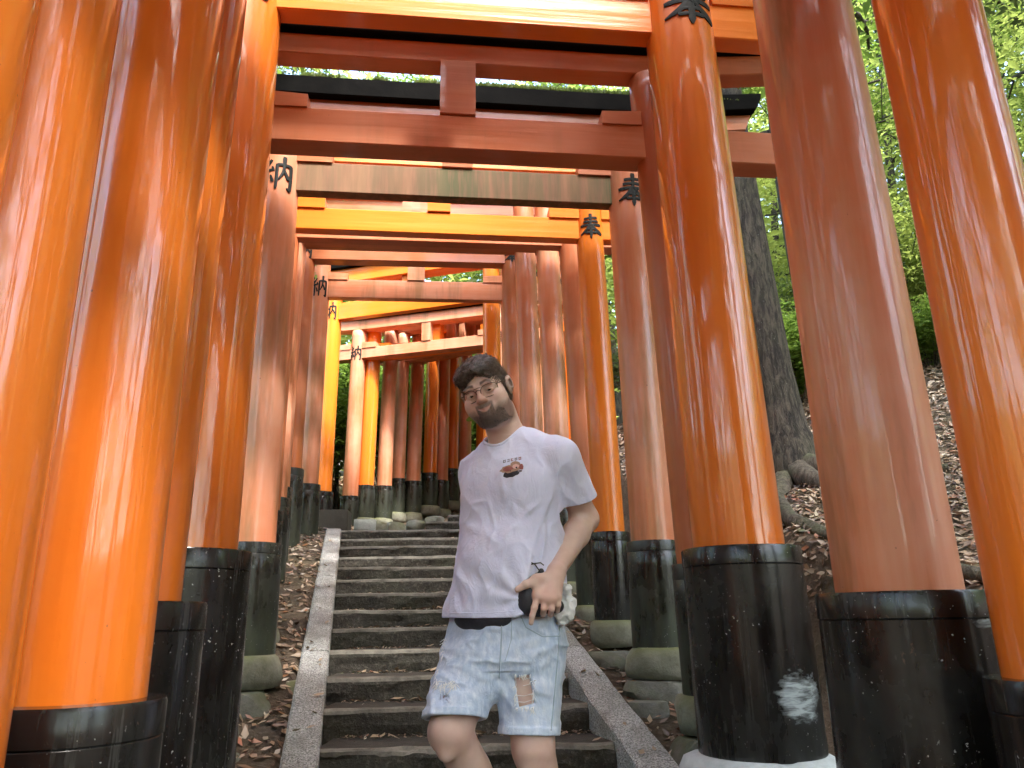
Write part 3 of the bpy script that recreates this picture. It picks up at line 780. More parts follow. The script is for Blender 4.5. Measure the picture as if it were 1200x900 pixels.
ROCKS = [  # centre x, y, top z, half sizes, label, material
 (-1.40, 4.17, -0.33, (0.19, 0.24, 0.26), 'rough grey rock under the footing of the left post with the black letter', 'stone_rough'),
 (-1.20, 4.48, -0.30, (0.13, 0.20, 0.16), 'mossy rounded rock beside the left lettered post, next to the kerb', 'stone_foot'),
 (-1.36, 3.55, -0.52, (0.22, 0.24, 0.22), 'squared dark rock at the foot of the left row, lowest one in view', 'stone_rough'),
 (-1.50, 5.00, -0.17, (0.20, 0.20, 0.20), 'grey rock below the slim bright orange gate on the left side', 'stone_rough'),
 (-1.62, 5.62, -0.07, (0.22, 0.20, 0.20), 'grey rock under the left post of the dull red gate past the slim orange one', 'stone_rough'),
 (-1.78, 6.35, 0.13, (0.22, 0.20, 0.20), 'small mossy rock halfway up the left row of posts', 'stone_foot'),
 (-1.90, 7.0, 0.34, (0.22, 0.20, 0.20), 'mossy grey rock high on the left row near the kerb', 'stone_foot'),
 (0.80, 4.60, -0.33, (0.24, 0.26, 0.20), 'rough mossy rock under the right post with the black letter', 'stone_rough'),
 (0.66, 4.36, -0.42, (0.16, 0.16, 0.14), 'low flat rock in front of the right lettered post, beside the kerb', 'stone_rough'),
 (0.86, 3.84, -0.53, (0.20, 0.24, 0.24), 'dark block of rock under the narrow post left of the chalk-marked sleeve', 'stone_rough'),
 (0.56, 5.06, -0.20, (0.22, 0.22, 0.15), 'flat brown rock between two round footing stones on the right', 'stone_rough'),
 (0.62, 5.95, -0.06, (0.22, 0.22, 0.18), 'grey rock under a right post just above the man\'s hip', 'stone_rough'),
]
for i, (x, y, zt, s, lb, mt) in enumerate(ROCKS):
    me = rock_mesh(*s, 30 + i, M[mt])
    top = max(v.co.z for v in me.vertices)
    o = link('rock', me, None, (x, y, zt - top), (0, 0, i * 0.9))
    tag(o, lb, 'rock', 'rocks under the gate footings')
FARROCKS = [(-1.62, 9.15, 1.10, 0.17), (-1.42, 9.3, 1.12, 0.15), (-1.2, 9.5, 1.16, 0.16), (-1.0, 9.62, 1.22, 0.15)]
for i, (x, y, z, s) in enumerate(FARROCKS):
    o = link('rock', rock_mesh(s, s * 0.8, 0.12, 60 + i, M['stone_foot'], 3, 0.15, 0.4), None, (x, y, z - 0.06), (0, 0, i))
    tag(o, 'pale mossy rounded stone in the row at the head of the lower stairs', 'rock', 'rounded stones at the head of the stairs')
o = link('stone_block', box_mesh('stone_block', 0.40, 0.32, 0.30, M['stone_block'], 0.008), None, (-2.11, 8.98, 0.93), (0, 0, R(4)))
tag(o, 'dark square stone block beside the yellow orange post at the stair head', 'stone block')
o = link('stone_block', box_mesh('stone_block', 0.24, 0.22, 0.15, M['stone_pale'], 0.006, 0.004, 4, 2), None, (-1.66, 8.62, step_params(12)[1] + 0.0), (0, 0, R(12)))
tag(o, 'small pale grey cut stone on the landing at the top step', 'stone block')

# ------------------------------------------------------------------ fallen leaves
def leaf_sheet(name, X, Y, Z, NRM, size, mat, seed, lift=0.006, curl=0.5):
    """curled dry leaves: 6 verts / 4 triangles each"""
    rg = np.random.default_rng(seed); n = len(X)
    L = size * rg.uniform(0.6, 1.35, n); Wd = L * rg.uniform(0.32, 0.5, n)
    a = rg.uniform(0, 2 * math.pi, n)
    N = NRM + rg.normal(0, 0.28, (n, 3)); N /= np.linalg.norm(N, axis=1)[:, None]
    D = np.stack([np.cos(a), np.sin(a), 0 * a], 1); D -= (D * N).sum(1)[:, None] * N; D /= np.linalg.norm(D, axis=1)[:, None]
    S = np.cross(N, D); P = np.stack([X, Y, Z + lift * rg.uniform(0.4, 2.2, n)], 1)
    cu = rg.uniform(-0.1, curl, n) * L * 0.35
    V = np.zeros((n, 6, 3))
    pts = [(-0.5, 0, 0.6), (-0.12, 0.5, 0.9), (-0.05, 0, 0), (-0.12, -0.5, 0.9), (0.25, 0.02, 0.1), (0.5, 0.0, 1.2)]
    for q, (l, w, c) in enumerate(pts):
        V[:, q] = P + D * (l * L)[:, None] + S * (w * Wd)[:, None] + N * (c * cu)[:, None]
    F = np.array([(0, 2, 1, 1), (0, 3, 2, 2), (1, 2, 5, 5), (2, 3, 5, 5)])[:, :3]
    FF = (np.arange(n)[:, None, None] * 6 + F[None]).reshape(-1, 3)
    return fast_mesh(name, V.reshape(-1, 3), FF, mat)
def ground_normal(X, Y):
    e = 0.05
    gx_ = (ground_z(X + e, Y) - ground_z(X - e, Y)) / (2 * e); gy_ = (ground_z(X, Y + e) - ground_z(X, Y - e)) / (2 * e)
    N = np.stack([-gx_, -gy_, np.ones_like(gx_)], 1); return N / np.linalg.norm(N, axis=1)[:, None]
def scatter(x0, x1, y0, y1, n, seed, test):
    rg = np.random.default_rng(seed)
    X = rg.uniform(x0, x1, n); Y = rg.uniform(y0, y1, n)
    k = test(X, Y, rg.uniform(0, 1, n)); return X[k], Y[k]
def litter(label, x0, x1, y0, y1, n, seed, size, test):
    X, Y = scatter(x0, x1, y0, y1, n, seed, test)
    o = link('leaf_litter', leaf_sheet('leaf_litter', X, Y, ground_z(X, Y), ground_normal(X, Y), size, M['litter'], seed, 0.008))
    tag(o, label, 'leaf litter', kind='stuff')
litter('dry brown leaves in the strip between the left kerb and the posts', -2.6, -0.9, 1.5, 9.5, 12000, 1, 0.062,
       lambda X, Y, u: (X < xl(Y) - 0.15) & (X > xl(Y) - 0.75) & (u < 0.42))
litter('dry brown leaves in the strip between the right kerb and the posts', -0.6, 1.6, 1.5, 9.5, 12000, 2, 0.062,
       lambda X, Y, u: (X > xr(Y) + 0.17) & (X < xr(Y) + 0.95) & (u < 0.42))
litter('thick layer of dry leaves covering the bank behind the right posts', 1.2, 9.0, 1.5, 16, 140000, 3, 0.066,
       lambda X, Y, u: (X > xr(Y) + 1.55) & (u < np.clip(1.4 - X * 0.10, 0.25, 1)))
litter('fallen leaves on the bank behind the far left gates', -7, 3, 8.6, 18, 30000, 4, 0.09,
       lambda X, Y, u: (path_field(X, Y)[1] > 0.75) & (u < 0.7))
# single leaves lying on the steps
leaf_meshes = []
for i in range(6):
    z = np.zeros(1)
    leaf_meshes.append(leaf_sheet('fallen_leaf', z, z, z, np.array([[0, 0, 1.0]]), 0.062, M['litter'], 100 + i, 0.0, 0.7))
rg = np.random.default_rng(12)
for k in range(-3, 12):
    yf, zt = step_params(k)
    for _ in range(int(rg.integers(14, 26)) if k < 6 else 9):
        back = rg.random() < 0.72
        x = rg.uniform(xl(yf) + 0.03, xr(yf) - 0.03)
        y = yf + (rg.uniform(0.29, 0.36) if back else rg.uniform(0.05, 0.33)) + (x - (xl(yf) + xr(yf)) / 2) * math.tan(STEP_YAW)
        o = link('fallen_leaf', leaf_meshes[int(rg.integers(0, 6))], stairs, (x, y, zt + 0.008), (rg.uniform(-.3, .3), rg.uniform(-.3, .3), rg.uniform(0, 6.28)))
        s = rg.uniform(0.6, 1.25); o.scale = (s, s, s)
def crumbs():
    X = []; Y = []; Z = []
    rg = np.random.default_rng(44)
    for k in range(-3, 13):
        yf, zt = step_params(k); n = 210
        x = rg.uniform(xl(yf) + 0.02, xr(yf) - 0.02, n)
        X.append(x); Y.append(yf + 0.37 - np.abs(rg.normal(0, 0.06, n)) + (x - (xl(yf) + xr(yf)) / 2) * math.tan(STEP_YAW)); Z.append(np.full(n, zt + 0.001))
    X, Y, Z = map(np.concatenate, (X, Y, Z))
    o = link('leaf_crumbs', leaf_sheet('leaf_crumbs', X, Y, Z, np.tile([0, 0, 1.0], (len(X), 1)), 0.024, M['litter'], 5, 0.004))
    tag(o, 'crumbled leaf bits gathered at the back of each stone step', 'leaf litter', kind='stuff')
crumbs()

# a few leaves resting on the kerbs
rg = np.random.default_rng(52)
for i in range(46):
    y = rg.uniform(2.0, 8.0); left = rg.random() < 0.5
    x = xl(y) - rg.uniform(0.02, 0.15) if left else xr(y) + rg.uniform(0.02, 0.16)
    o = link('fallen_leaf', leaf_meshes[int(rg.integers(0, 6))], stairs, (x, y, zk(y) + 0.010), (0.30, rg.uniform(-.2, .2), rg.uniform(0, 6.28))); s_ = rg.uniform(0.5, 1.0); o.scale = (s_, s_, s_)
# ------------------------------------------------------------------ trees
def tube(points, radii, seg=12, rough=0.0, seed=0):
    P = [Vector(p) for p in points]; V = []; F = []
    up = Vector((0.13, 0.31, 0.94)); n = len(P)
    ref = None
    for i in range(n):
        d = (P[min(i + 1, n - 1)] - P[max(i - 1, 0)]).normalized()
        if ref is None:
            ref = d.cross(up if abs(d.dot(up)) < 0.95 else Vector((1, 0, 0))).normalized()
        ref = (ref - d * ref.dot(d)).normalized(); b = d.cross(ref)
        for k in range(seg):
            a = 2 * math.pi * k / seg
            r = radii[i] * (1 + rough * (math.sin(3 * a + i * 0.5 + seed) * 0.6 + math.sin(5 * a - i * 0.8 + seed * 2) * 0.4))
            V.append(P[i] + ref * (math.cos(a) * r) + b * (math.sin(a) * r))
    for i in range(n - 1):
        for k in range(seg):
            a = i * seg + k; c = i * seg + (k + 1) % seg
            F.append((a, c, c + seg, a + seg))
    F.append(tuple(range(seg - 1, -1, -1))); F.append(tuple(range((n - 1) * seg, n * seg)))
    return V, F
def join_tubes(name, tubes, mat, smooth=True):
    V = []; F = []
    for v, f in tubes:
        o = len(V); V += v; F += [tuple(i + o for i in t) for t in f]
    return new_mesh(name, V, F, smooth=smooth, mats=[mat])
def bend(p0, p1, n, amp, rg, sag=0.0):
    p0 = np.array(p0, float); p1 = np.array(p1, float); out = []
    off = rg.normal(0, amp, (2, 3))
    for i in range(n + 1):
        t = i / n
        out.append(p0 + (p1 - p0) * t + off[0] * math.sin(math.pi * t) + off[1] * 0.5 * math.sin(2 * math.pi * t) + np.array([0, 0, sag * t * (1 - t)]))
    return out
def leaf_cloud(name, centres, spread, per, size, mat, seed, flat=0.45, droop=0.2):
    rg = np.random.default_rng(seed); C = np.asarray(centres); m = len(C)
    sp = np.broadcast_to(np.asarray(spread), (m,))
    n = m * per
    off = rg.normal(0, 1, (m, per, 3)); off /= np.maximum(1.0, np.linalg.norm(off, axis=2, keepdims=True) / 1.7)
    off[:, :, 2] *= flat
    P = (C[:, None] + off * sp[:, None, None] * 0.6).reshape(-1, 3)
    a = rg.uniform(0, 2 * math.pi, n)
    N = np.stack([rg.normal(0, 0.45, n), rg.normal(0, 0.45, n), np.ones(n)], 1); N /= np.linalg.norm(N, axis=1)[:, None]
    D = np.stack([np.cos(a), np.sin(a), -droop + rg.normal(0, 0.35, n)], 1); D -= (D * N).sum(1)[:, None] * N; D /= np.linalg.norm(D, axis=1)[:, None]
    S = np.cross(N, D)
    L = size * rg.uniform(0.6, 1.3, n); Wd = L * rg.uniform(0.34, 0.48, n)
    V = np.zeros((n, 4, 3))
    V[:, 0] = P; V[:, 1] = P + D * (L * 0.45)[:, None] + S * (Wd * 0.5)[:, None] + N * (L * 0.07)[:, None]
    V[:, 2] = P + D * L[:, None] - N * (L * 0.12)[:, None]; V[:, 3] = P + D * (L * 0.45)[:, None] - S * (Wd * 0.5)[:, None] + N * (L * 0.07)[:, None]
    F = np.array([(0, 1, 2), (0, 2, 3)])
    FF = (np.arange(n)[:, None, None] * 4 + F[None]).reshape(-1, 3)
    return fast_mesh(name, V.reshape(-1, 3), FF, mat)
def make_tree_data(h, r0, crown_r, crown_z, seed, leafmat, clumps=110, per=75, leaf=0.10, lean=(0, 0), nb=11, barkm='bark', dens_low=0.45):
    rg = np.random.default_rng(seed)
    top = (lean[0], lean[1], h)
    tr = bend((0, 0, -0.3), top, 12, h * 0.025, rg)
    rad = [r0 * (1.0 + 0.6 * math.exp(-i * 1.3)) * (1 - 0.78 * i / 12) for i in range(13)]
    tubes = [tube(tr, rad, 14, 0.07, seed)]
    C = []
    for b in range(nb):
        t = dens_low + (0.97 - dens_low) * (b + rg.uniform(0, 0.8)) / nb
        i = min(11, int(t * 12)); p = np.array(tr[i]) + (np.array(tr[i + 1]) - np.array(tr[i])) * (t * 12 - i)
        a = b * 2.4 + rg.uniform(-0.4, 0.4); ln = crown_r * rg.uniform(0.65, 1.05) * (1.15 - 0.5 * t)
        e = p + np.array([math.cos(a) * ln, math.sin(a) * ln, ln * rg.uniform(0.1, 0.55)])
        br = bend(p, e, 6, ln * 0.07, rg, sag=ln * 0.15)
        r1 = r0 * (1 - 0.75 * t) * 0.5
        tubes.append(tube(br, [r1 * (1 - 0.8 * j / 6) for j in range(7)], 7, 0.05, b))
        for q in range(3):
            s = br[2 + q]; e2 = s + rg.normal(0, 1, 3) * ln * 0.3 + (e - p) * 0.25
            tw = bend(s, e2, 4, ln * 0.03, rg)
            tubes.append(tube(tw, [r1 * 0.35 * (1 - 0.8 * j / 4) for j in range(5)], 5, 0, q))
            C += [e2, tw[2] + rg.normal(0, .1, 3)]
        C += [e, br[4]]
    C = np.array(C)
    need = clumps - len(C)
    if need > 0:
        k = rg.integers(0, len(C), need)
        C = np.concatenate([C, C[k] + rg.normal(0, 0.33, (need, 3)) * crown_r * np.array([1, 1, 0.6])])
    sp = rg.uniform(0.35, 0.75, len(C)) * (crown_r / 2.2) ** 0.6
    return join_tubes('trunk', tubes, M[barkm]), leaf_cloud('crown', C, sp, per, leaf, M[leafmat], seed + 9)
TREE_KINDS = [make_tree_data(8.5, 0.15, 2.4, 0, 11, 'leaf_mid', 120, 95, 0.11),
              make_tree_data(7.0, 0.11, 2.2, 0, 12, 'leaf_bright', 120, 95, 0.10, (0.5, 0.2)),
              make_tree_data(9.5, 0.19, 2.9, 0, 13, 'leaf_dark', 140, 95, 0.11, (-0.4, 0.3)),
              make_tree_data(6.0, 0.07, 1.9, 0, 14, 'leaf_bright', 100, 80, 0.10, (0.3, -0.3), nb=9, dens_low=0.25)]
def place_tree(kind, x, y, s, rz, label, group=None):
    z = float(ground_z(np.array([x]), np.array([y]))[0])
    if group: label = ('mid green', 'bright green slender', 'dark evergreen stout', 'small pale green')[kind] + ' ' + label.replace('leafy ', '')
    t = empty('tree', (x, y, z), rz); t.scale = (s, s, s)
    tag(t, label, 'tree', group)
    link('trunk', TREE_KINDS[kind][0], t); link('crown', TREE_KINDS[kind][1], t)
    return t
# the big trunk seen between the right posts, with its roots
gb = float(ground_z(np.array([2.42]), np.array([6.6]))[0])
bt = empty('tree', (2.42, 6.6, gb), 0)
tag(bt, 'thick grey tree trunk behind the right posts with mossy roots gripping the bank', 'tree')
rg = np.random.default_rng(3)
tp = [(0.0, 0.0, -0.25), (-0.03, 0.0, 0.05), (-0.06, 0.0, 0.35), (-0.09, 0.0, 0.9), (-0.12, 0.02, 1.7), (-0.17, 0.02, 2.7), (-0.20, 0.05, 3.8), (-0.15, 0.1, 5.2), (-0.3, 0.2, 7.0), (-0.2, 0.2, 9.0)]
tr_ = [0.36, 0.29, 0.215, 0.18, 0.172, 0.165, 0.16, 0.15, 0.12, 0.05]
tubes = [tube(tp, tr_, 20, 0.07, 2)]
C = []
for b in range(12):
    z = 4.6 + b * 0.36; a = b * 2.4 + 0.5; ln = 2.6 - b * 0.12
    p = np.array((-0.2, 0.1, z)); e = p + np.array([math.cos(a) * ln, math.sin(a) * ln, 0.9])
    br = bend(p, e, 6, 0.15, rg, 0.4); tubes.append(tube(br, [0.07 * (1 - 0.13 * j) for j in range(7)], 7))
    for q in range(2, 7): C += [br[q] + rg.normal(0, 0.3, 3) for _ in range(2)]
link('trunk', join_tubes('trunk', tubes, M['bark']), bt)
link('crown', leaf_cloud('crown', C, 0.7, 50, 0.11, M['leaf_mid'], 71), bt)
def surf_root(pts, radii, seed):
    P = []
    for (x, y) in pts:
        P.append((x, y))
    P = np.array(P); Z = ground_z(P[:, 0], P[:, 1], False)
    out = [(x - 2.42, y - 6.6, z - gb + r * 0.55) for (x, y), z, r in zip(P, Z, radii)]
    # resample
    res = []; rr = []
    for i in range(len(out) - 1):
        for k in range(4):
            t = k / 4; res.append(tuple(np.array(out[i]) * (1 - t) + np.array(out[i + 1]) * t)); rr.append(radii[i] * (1 - t) + radii[i + 1] * t)
    res.append(out[-1]); rr.append(radii[-1])
    return join_tubes('root', [tube(res, rr, 12, 0.1, seed)], M['bark_root'])
link('root', surf_root([(2.42, 6.55), (2.55, 6.2), (2.75, 5.95), (2.95, 5.75), (3.2, 5.6)], [0.14, 0.12, 0.10, 0.07, 0.03], 1), bt)
link('root', surf_root([(2.4, 6.5), (2.36, 6.1), (2.44, 5.75), (2.50, 5.5)], [0.13, 0.10, 0.07, 0.02], 2), bt)
link('root', surf_root([(2.3, 6.45), (2.02, 5.9), (1.93, 5.4), (1.98, 4.95), (2.10, 4.55), (2.2, 4.1), (2.35, 3.7), (2.4, 3.2)], [0.085, 0.06, 0.055, 0.05, 0.045, 0.045, 0.04, 0.03], 3), bt)
link('root', surf_root([(2.5, 6.6), (2.9, 6.5), (3.3, 6.6), (3.7, 6.5)], [0.14, 0.09, 0.06, 0.02], 4), bt)
# slim crooked tree seen between the two rightmost posts
gs = float(ground_z(np.array([5.95]), np.array([9.6]))[0])
st = empty('tree', (5.95, 9.6, gs), 0)
tag(st, 'slim crooked tree with bare side branches between the two rightmost posts', 'tree')
rg = np.random.default_rng(8)
tp = [(0.35, 0, -0.3), (0.33, 0, 0.8), (0.25, 0, 2.0), (0.1, 0.1, 3.2), (-0.02, 0.2, 4.1), (-0.13, 0.3, 4.9), (-0.12, 0.3, 5.6), (-0.35, 0.3, 6.3), (-0.6, 0.3, 7.0)]
tubes = [tube(tp, [0.11, 0.10, 0.09, 0.08, 0.075, 0.065, 0.055, 0.04, 0.02], 10, 0.05)]
C = []
for (z, dx, dy, dz, r) in ((5.2, -1.6, -0.1, 0.05, 0.03), (5.9, -1.0, 0.3, 0.5, 0.025), (4.2, -1.4, 0.2, -0.1, 0.022), (3.5, -1.5, 0.0, -0.2, 0.022), (2.6, -1.1, -.3, 0.3, 0.02), (3.0, 1.2, .3, 0.6, 0.025), (4.6, 1.2, -.3, 0.7, 0.03), (5.6, 1.0, 0.4, 1.0, 0.03), (6.5, -1.2, -.5, .8, 0.02), (1.7, -0.9, .3, .5, .018)):
    i = [q for q in range(len(tp) - 1) if tp[q + 1][2] >= z][0]
    t = (z - tp[i][2]) / (tp[i + 1][2] - tp[i][2]); p = np.array(tp[i]) * (1 - t) + np.array(tp[i + 1]) * t
    br = bend(p, p + np.array([dx, dy, dz]), 7, 0.08, rg, -0.1); tubes.append(tube(br, [r * (1 - 0.11 * j) for j in range(8)], 6))
    for q in range(2, 8):
        e = br[q] + rg.normal(0, 0.22, 3); tubes.append(tube([br[q], e], [r * 0.35, 0.004], 4)); C.append(e)
link('trunk', join_tubes('trunk', tubes, M['bark']), st)
link('crown', leaf_cloud('crown', C, 0.42, 60, 0.085, M['leaf_bright'], 72), st)

rg = np.random.default_rng(31)
tw = [tube(bend((-0.80, 4.44, 3.455), (-0.28, 4.42, 3.475), 8, 0.02, rg), [0.012, 0.011, 0.010, 0.010, 0.009, 0.008, 0.006, 0.005, 0.003], 6), tube(bend((-0.55, 4.43, 3.46), (-0.72, 4.36, 3.53), 4, 0.01, rg), [0.006, 0.005, 0.004, 0.003, 0.002], 5)]
o = link('fallen_branch', join_tubes('fallen_branch', tw, M['bark'])); tag(o, 'thin dead branch lying on the mossy black roof beam, left of the strut', 'branch', 'dead branches on the roof beam')
tw = [tube(bend((-0.10, 4.46, 3.455), (0.50, 4.52, 3.47), 8, 0.025, rg), [0.004, 0.006, 0.008, 0.010, 0.011, 0.011, 0.012, 0.012, 0.010], 6), tube(bend((0.25, 4.5, 3.46), (0.42, 4.42, 3.52), 4, 0.01, rg), [0.006, 0.005, 0.004, 0.003, 0.002], 5)]
o = link('fallen_branch', join_tubes('fallen_branch', tw, M['bark'])); tag(o, 'thin dead branch lying on the mossy black roof beam, right of the strut', 'branch', 'dead branches on the roof beam')
place_tree(0, 4.3, 10.2, 0.9, 0.4, 'leaning tree standing just right of the thick trunk on the bank')
place_tree(3, 4.9, 11.6, 1.1, 2.0, 'pale leafy tree behind the leaning tree on the right bank')
BACK = [(1, 7.5, 13.5, 1.2), (0, 9.2, 10.5, 1.15), (3, 7.8, 8.0, 1.2), (2, 10.5, 15.0, 1.25), (1, 6.2, 16.0, 1.3), (0, 12.5, 12.0, 1.3), (3, 4.0, 14.5, 1.4), (2, 13.0, 19.0, 1.4), (1, 9.0, 20.0, 1.4),
        (1, 9.8, 3.6, 1.1), (1, 9.5, 6.0, 1.2), (0, 7.8, 2.5, 1.1), (2, 12.0, 4.0, 1.3), (1, 15.0, 9.0, 1.4)]
for i, (k, x, y, s) in enumerate(BACK):
    place_tree(k, x, y, s, i * 1.7, 'leafy tree on the sunlit wooded slope beyond the right posts', 'trees on the slope to the right')
LEFTB = [(0, -2.6, 16.6, 1.1), (2, -6.4, 14.6, 1.1), (1, -0.4, 19.5, 1.2), (0, 2.6, 17.5, 1.2), (2, -5.6, 10.0, 1.1), (1, -8.5, 18.0, 1.3), (2, 1.5, 21.5, 1.4), (1, 5.0, 22.0, 1.4), (0, -4.0, 21.0, 1.4)]
for i, (k, x, y, s) in enumerate(LEFTB):
    place_tree(k, x, y, s, i * 2.3 + 1, 'leafy tree beyond the gates at the bend of the path', 'trees beyond the bend')
SIDE = [(0, -5.2, 5.6, 1.15), (1, -5.8, 1.2, 1.2), (2, -7.8, 3.5, 1.2), (0, -5.4, -3.0, 1.2)]
for i, (k, x, y, s) in enumerate(SIDE):
    place_tree(k, x, y, s, i * 2.9 + 2, 'leafy tree on the slope behind the left row of posts', 'trees behind the left row')

OVER = [(0, 3.3, 1.4, 1.0), (2, 3.9, 3.6, 1.0), (1, 3.0, -1.2, 1.1), (0, -3.3, 2.6, 1.0), (2, -3.5, 0.0, 1.0), (1, -3.2, 5.6, 1.0), (1, 0.9, -4.2, 1.1), (2, -2.2, -3.6, 1.0), (2, 2.4, -3.6, 1.0), (0, -0.4, -2.6, 0.95), (2, 4.2, -1.6, 1.1), (1, 1.8, -6.0, 1.2)]  # unseen canopy trees, added to break up the sky and shade the gates
for i, (k, x, y, s) in enumerate(OVER):
    place_tree(k, x, y, s, i * 2.1 + 0.6, 'leafy tree out of view beside the gates, added to shade them', 'unseen trees added to shade the gates')

# ------------------------------------------------------------------ shrubs
def shrub_data(h, r, seed, mat, stems=16, per=70, leaf=0.09):
    rg = np.random.default_rng(seed); tubes = []; C = []
    for s in range(stems):
        a = rg.uniform(0, 6.28); ln = r * rg.uniform(0.3, 1.0)
        e = np.array([math.cos(a) * ln, math.sin(a) * ln, h * rg.uniform(0.55, 1.0)])
        p = bend((math.cos(a) * 0.08, math.sin(a) * 0.08, -0.1), e, 6, 0.06, rg, 0.2)
        tubes.append(tube(p, [0.014 * (1 - 0.12 * j) for j in range(7)], 5))
        C += [p[3], p[4], p[5], p[6], p[6] + rg.normal(0, 0.12, 3), p[4] + rg.normal(0, 0.15, 3)]
    return join_tubes('stems', tubes, M['bark']), leaf_cloud('foliage', C, 0.32, per, leaf, M[mat], seed + 1, 0.7, 0.5)
SH = [shrub_data(1.3, 0.7, 41, 'leaf_dark'), shrub_data(0.9, 0.55, 42, 'leaf_mid'), shrub_data(2.0, 0.9, 43, 'leaf_bright', 18, 80), shrub_data(2.6, 0.8, 44, 'leaf_mid', 22, 60, 0.11)]
def place_shrub(k, x, y, s, rz, label, group=None):
    z = float(ground_z(np.array([x]), np.array([y]))[0])
    if group and 'right' in group: label = ('dark evergreen', 'mid green', 'tall pale green', 'tall dark')[k] + ' ' + label.replace('leafy ', '')
    t = empty('shrub', (x, y, z), rz); t.scale = (s, s, s); tag(t, label, 'shrub', group)
    link('stems', SH[k][0], t); link('foliage', SH[k][1], t)
rg = np.random.default_rng(21)
for i, (k, x, y, s) in enumerate([(1, 3.25, 8.5, 1.0), (0, 3.9, 8.9, 1.0), (1, 2.7, 9.2, 1.1), (2, 5.0, 9.4, 0.9), (2, 6.2, 10.6, 1.1), (1, 4.6, 8.0, 0.7), (0, 5.6, 11.5, 1.2), (2, 7.6, 9.4, 1.1), (1, 6.9, 7.6, 0.9), (2, 4.4, 12.6, 1.3), (1, 3.0, 11.0, 1.0), (2, 8.6, 11.5, 1.3), (0, 2.2, 10.4, 1.0)]):
    place_shrub(k, x, y, s, i * 1.3, 'leafy shrub on the bank beyond the thick trunk', 'shrubs on the right bank')
for i, (k, x, y, s) in enumerate([(3, -3.3, 12.2, 1.1), (3, -3.0, 13.3, 1.1), (3, -2.3, 13.9, 1.1), (3, -3.9, 11.2, 1.0), (3, -1.6, 14.6, 1.1), (3, -0.9, 15.2, 1.1), (3, -0.2, 15.8, 1.2), (3, 0.6, 16.2, 1.2), (2, -4.3, 13.2, 1.1), (3, -3.5, 10.3, 0.9)]):
    place_shrub(k, x, y, s, i * 1.9, 'dark stemmy evergreen shrub behind the gates at the bend', 'shrubs beyond the bend')

# ------------------------------------------------------------------ the wood further off
def far_wood():
    rg = np.random.default_rng(77); C = []
    for i in range(620):
        a = rg.uniform(-3.1416, 3.1416) if i > 330 else rg.uniform(-0.9, 1.75); d = rg.uniform(18, 34) if i <= 330 else rg.uniform(15, 30)
        x, y = math.sin(a) * d, math.cos(a) * d
        z = float(ground_z(np.array([x]), np.array([y]))[0])
        hh = rg.uniform(4, 12)
        for q in range(9):
            C.append((x + rg.normal(0, 1.2), y + rg.normal(0, 1.2), z + hh * rg.uniform(0.05, 1.0)))
    o = link('distant_woods', leaf_cloud('distant_woods', np.array(C), 1.9, 34, 0.36, M['leaf_bright'], 78, 0.8))
    tag(o, 'sunlit green wood further up the hill seen through the gaps', 'woods', kind='stuff')
far_wood()
